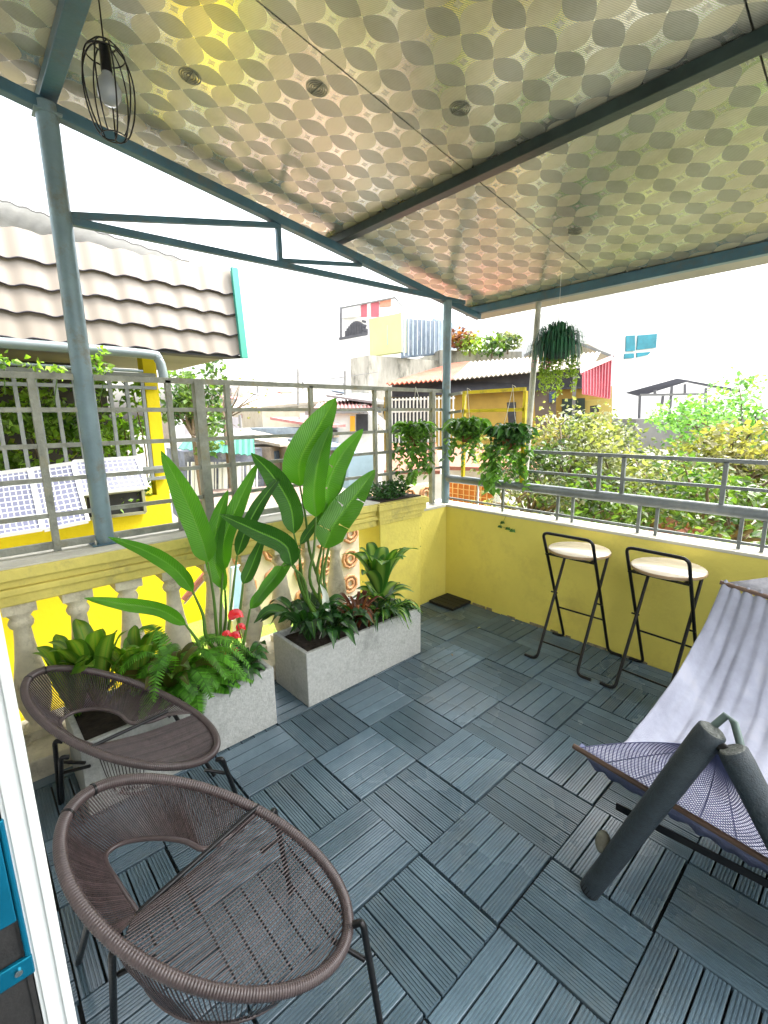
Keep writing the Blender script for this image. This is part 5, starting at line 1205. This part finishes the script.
for lab, u0, u1, vt, d, wl, rf in (
    ('narrow warm grey house behind the thin yellow green tree', 196, 214, 404, 20, WARM, PALEROOF),
    ('small bluish house with dark windows left of the faint tower', 240, 258, 402, 24, BLUEW, PINKR),
    ('dirty concrete house directly below the faint white tower', 262, 284, 398, 28, MOSSY, GREYW),
    ('stained house with two storeys right of the faint tower', 285, 306, 396, 25, WARM, RUST),
    ('bluish grey house behind the pink roof', 312, 333, 399, 22, BLUEW, PALEROOF),
    ('brownish house with rust coloured roof under the far wires', 334, 352, 400, 26, WARM, RUST),
    ('grey block with roof rail left of the mossy building', 350, 371, 396, 20, GREYW, BLUEGREY),
    ('dark low shed beside the white stair parapet', 366, 388, 404, 13, MOSSY, GREYW),
    ('small warm plastered house under the beige rendered wall', 270, 300, 447, 10.5, WARM, PALEROOF),
    ('bluish shed with grey roof right of the beige rendered wall', 312, 338, 428, 11.2, BLUEW, PINKR),
    ('low cluttered shed left of the blue tarpaulin roof', 322, 346, 450, 9.2, WARM, BLUEGREY)):
    t, a, b, dr = block('city_house', lab, 'house', u0, d, u1, d + rnd(.3, 1.2), vt, vt + 40, 2.5, wl)
    mb = MB(); hz_ = (b - a).length; mb.prism([a - dr * .25 + Vector((0, 0, .002)), b - dr * .25 + Vector((0, 0, .002)), b + dr * 1.4 + Vector((0, 0, hz_ * .22)), a + dr * 1.4 + Vector((0, 0, hz_ * .22))], (0, 0, .06)); mb.build('roof', rf, t)
    n_w = 3 if u1 - u0 > 20 else 2
    for k in range(n_w):
        for r_ in range(2):
            q = (k + .5) / n_w; c = a.lerp(b, q) - Vector((0, 0, hz_ * (.16 + .32 * r_))); tg = (b - a).normalized(); hw_ = hz_ * .07 * rnd(.8, 1.4); hh_ = hz_ * .08
            mb = MB(); mb.prism([c - tg * hw_ - Vector((0, 0, hh_)), c + tg * hw_ - Vector((0, 0, hh_)), c + tg * hw_ + Vector((0, 0, hh_)), c - tg * hw_ + Vector((0, 0, hh_))], -dr * .04); wn = mb.build('window', random.choice((DARK, DARK, BLUEGREY)), t)
            mb = MB(); mb.bar(c - tg * hw_ * 1.2 - Vector((0, 0, hh_)) - dr * .05, c + tg * hw_ * 1.2 - Vector((0, 0, hh_)) - dr * .05, .05); mb.build('sill', CREAMW, wn)
    if random.random() < .6:
        c = a.lerp(b, rnd(.3, .7)) + dr * 1.2 + Vector((0, 0, hz_ * .2)); mb = MB(); mb.tube([c, c + Vector((0, 0, hz_ * .35))], hz_ * .03, 6); mb.build('chimney', GREYW, t)
# overhead wires
t = thing('overhead_wires', 'thin overhead wires crossing between the far roofs', 'wires', Pd(300, 380, 15))
for (u0, v0, u1, v1, d) in ((235, 388, 345, 385, 15), (255, 385, 378, 372, 15), (292, 372, 345, 378, 15), (180, 395, 300, 375, 14)):
    mb = MB(); mb.tube(catmull([Pd(u0, v0, d), Pd((u0 + u1) / 2, (v0 + v1) / 2 + 2, d), Pd(u1, v1, d)], 4), .008, 4); mb.build('wire', GREYW, t)
mb = MB(); mb.bar(Pd(345, 371, 15), Pd(345, 400, 15), .05); mb.bar(Pd(298, 369, 15), Pd(298, 405, 15), .05); mb.build('pole', GREYW, t)

# --- trees
def tree(label, c, r, n_, mt, s0, s1, clumps=12, base=-7, th=.08, cat='tree', name='tree', group=None):
    c = Vector(c); t = thing(name, label, cat, (c.x, c.y, base), group); mb = MB(); mb.keepn = True; cc = []
    for k in range(clumps):
        d = Vector((random.gauss(0, 1), random.gauss(0, 1), random.gauss(0, .8))).normalized() * (random.random() ** .5)
        q = c + Vector((d.x * r[0], d.y * r[1], d.z * r[2])); cc.append(q); f = rnd(.25, .5)
        leafcloud(mb, ell(q, (r[0] * f, r[1] * f, r[2] * f), .5), n_ // clumps, s0, s1, .2)
    mb.build('crown', mt, t)
    mb = MB(); top = c - Vector((0, 0, r[2] * .5)); b0 = Vector((c.x + rnd(-.2, .2), c.y + rnd(-.2, .2), base)); mb.tube(catmull([b0, b0.lerp(top, .5) + Vector((.05, .05, 0)), top], 5), [lerp(th, th * .45, k / 10) for k in range(11)], 8)
    for q in cc: mb.tube(catmull([top - Vector((0, 0, .1)), top.lerp(q, .5) + Vector((rnd(-.1, .1), rnd(-.1, .1), 0)), q], 3), [lerp(th * .35, th * .08, k / 6) for k in range(7)], 5)
    mb.build('trunk', BARK, t); return t
random.seed(71)
G_ = 'shrubby trees beyond the yellow parapet'
for lab, (u, v_), d, r, n_, mt, s in (
    ('yellow green tree with pale leaves directly right of the yellow frame', (560, 466), 4.6, (.75, .6, .50), 2400, YTREE, (.05, .11)),
    ('tall tuft of pale leaves in front of the ochre house', (594, 438), 5.2, (.42, .45, .34), 1200, YTREE, (.05, .11)),
    ('dense pale green tree filling the railing middle below the canopy', (655, 484), 4.3, (.85, .6, .42), 2900, YTREE, (.05, .10)),
    ('yellow flowering tree at the right picture edge above the rail', (745, 456), 5.0, (.75, .6, .30), 1500, OTREE, (.06, .12)),
    ('green shrub behind the right end of the thick rail', (735, 498), 3.6, (.55, .45, .36), 1500, CREEP, (.05, .10)),
    ('leafy green shrub behind the left bar stool', (590, 512), 3.8, (.5, .4, .30), 1300, CREEP, (.05, .11)),
    ('small orange tinged shrub near the ochre house door', (560, 436), 5.6, (.35, .35, .22), 600, OTREE, (.04, .09)),
    ('tangled shrub with bare pinkish twigs below the right pots', (530, 495), 3.9, (.4, .35, .26), 700, YTREE, (.04, .08))):
    c = Pd(u, v_, d); tree(lab, c, r, int(n_ * 1.25), mt, s[0] * .6, s[1] * .62, clumps=26, base=c.z - 2.2, th=.05, group=G_)
c = Pd(730, 420, 8.5); tree('light fresh green feathery tree at the right in front of the rooftop canopy', c, (.95, .8, .55), 2600, GTREE, .04, .10, 22, base=-7, th=.06)
c = Pd(190, 405, 8.0); tree('thin yellow green tree beside the yellow house pillar', c, (.6, .6, .75), 1300, CREEP, .06, .13, 16, base=-7, th=.07)
c = Pd(222, 398, 9.5); t = tree('nearly bare tree with thin tangled twigs left of the far rooftops', c, (.9, .9, .6), 90, OTREE, .04, .08, 16, base=-7, th=.06)
c = Pd(640, 560, 3.4); tree('low green bush behind the terracotta ridge roof', Pd(640, 500, 5.6), (1.2, .8, .6), 1800, CREEP, .06, .12, 14, base=-5, th=.05)
# terracotta ridge roof
t = thing('terracotta_roof', 'small terracotta tiled roof hip seen between the rail and the wall top', 'roof', Pd(690, 540, 3.6))
ap = Pd(672, 514, 4.6); l0 = Pd(636, 552, 4.0); r0 = Pd(718, 546, 4.6); b0 = Pd(700, 520, 5.4); f0 = Pd(684, 560, 3.9)
mb = MB(); mb.quad([l0, f0, ap]); mb.quad([f0, r0, b0, ap]); mb.build('slope', mat('terracotta_slope', (.32, .12, .065), .8, 0, .25, 14, .4, 40), t, solid=.02)
mb = MB(); 
for k in range(7): 
    q = k / 7; a = l0.lerp(ap, q); b_ = l0.lerp(ap, q + .15); mb.tube([a + Vector((0, 0, .012)), b_ + Vector((0, 0, .022))], [.035, .045], 12)
for k in range(5):
    q = k / 5; a = ap.lerp(r0, q + .2); b_ = ap.lerp(r0, q); mb.tube([a, b_ + Vector((0, 0, .01))], [.028, .034], 10)
mb.build('ridge_tiles', mat('ridge_tile', (.34, .15, .09), .75, 0, .3, 14, .3, 40, island=.2), t)
mb = MB(); mb.prism([l0 - Vector((0, 0, .03)), f0 - Vector((0, 0, .03)), r0 - Vector((0, 0, .03)), b0 - Vector((0, 0, .03))], (0, 0, -3)); mb.build('wall', GREYW, t)
# orange mesh panel below the thick rail + white wall
t = thing('orange_grille', 'orange grid panel glimpsed under the thick rail near the corner post', 'panel', P(475, 500, 1, 2.6))
a = P(448, 482, 1, 2.6); b_ = P(494, 487, 1, 2.6); cz_ = P(494, 516, 1, 2.6).z
mb = MB(); mb.box((a.x, 2.6, cz_), (b_.x, 2.62, a.z)); mb.build('sheet', ORANGE, t)
mb = MB()
for k in range(9): x = lerp(a.x, b_.x, k / 8); mb.bar((x, 2.59, cz_), (x, 2.59, a.z), .008)
for k in range(6): z = lerp(cz_, a.z, k / 5); mb.bar((a.x, 2.592, z), (b_.x, 2.592, z), .006)
mb.build('grid', mat('pale_grid', (.85, .55, .2), .6), t)
mb = MB(); mb.box((b_.x + .01, 2.58, cz_ - .5), (b_.x + .05, 2.64, a.z + .08)); mb.build('side_post', WHITEP, t)
# lower terrace seen between balusters: grass, orange patterned screen, steps
t = thing('garden_terrace', 'bright grassy terrace glimpsed between the balusters', 'terrace', (-3.4, .4, -.35))
mb = MB(); mb.box((-5.2, yc + .003, -.62), (-1.72, 3.2, -.5)); mb.build('slab', GREYW, t)
mb = MB(); mb.box((-5.0, yc + .05, -.499), (-2.0, 1.1, -.47)); mb.build('lawn', GRASS, t)
t = thing('orange_screen', 'screen with orange floral discs on white seen between the right balusters', 'screen', (-2.9, 1.0, -.47))
mb = MB(); mb.box((-2.9, .05, -.47), (-2.86, 2.6, .62)); mb.build('panel', mat('white_panel', (.50, .44, .33), .7), t)
mb = MB(); random.seed(81)
for iy in range(9):
    for iz in range(4):
        cy, czz = .2 + iy * .29 + rnd(-.02, .02), -.32 + iz * .27
        for rr_ in (.085, .045): 
            pts = [(-2.855 + (.115 - rr_) * .02, cy + rr_ * math.cos(a * PI / 9) * (1 + .1 * (a % 2)), czz + rr_ * math.sin(a * PI / 9) * (1 + .1 * (a % 2))) for a in range(18)]
            mb.tube(pts, .018 if rr_ > .03 else .014, 5, closed=True)
mb.build('floral_discs', mat('faded_orange', (.40, .20, .09), .7, 0, .3, 14), t)
t = thing('blue_board', 'pale blue board leaning behind the red flowers', 'board', (-2.3, .1, -.2)); q = [P(232, 568, 0, -2.3), P(252, 562, 0, -2.3), P(249, 612, 0, -2.2), P(230, 620, 0, -2.2)]; mb = MB(); mb.prism(q, (-.03, 0, 0)); mb.build('board', mat('board_blue', (.30, .50, .58), .6), t); 
mb = MB(); mb.tube([q[0] + Vector((.02, 0, 0)), q[3] + Vector((.02, 0, 0))], .012, 6); mb.build('edge', WHITEP, t)
t = thing('yellow_pot', 'small bright yellow bucket on the plinth behind the gap between the troughs', 'bucket', (-1.33, -.40, .086)); mb = MB(); mb.lathe([(.001, 0), (.036, 0), (.046, .085), (.043, .085), (.034, .01), (.001, .01)], (-1.34, -.30, .087), 16); mb.build('bucket', mat('lime_yellow', (.75, .75, .03), .5), t)
mb = MB(); mb.tube([(-1.34 + .046 * math.cos(a * PI / 10), -.30, .17 + .045 * math.sin(a * PI / 10)) for a in range(11)], .002, 5); mb.build('handle', CHROME, t)
t = thing('brown_rail', 'brown sloping stair edge between the second and third balusters', 'stair rail', (-2.5, -.3, 0)); mb = MB(); mb.bar(P(183, 600, 0, -2.6), P(212, 565, 0, -2.6), .03); mb.build('rail', BRICK, t); mb = MB(); mb.bar(P(184, 604, 0, -2.6), P(213, 570, 0, -2.6), .012); mb.build('edge', CREAMW, t)
t = thing('lemon_wall_strip', 'strip of lower yellow wall continuing past the house corner', 'wall', (-3.2, -.2, -.5)); mb = MB(); mb.box((-3.6, yc + .004, -.47), (-3.4, .05, .35)); mb.build('wall', NYELLOW, t)
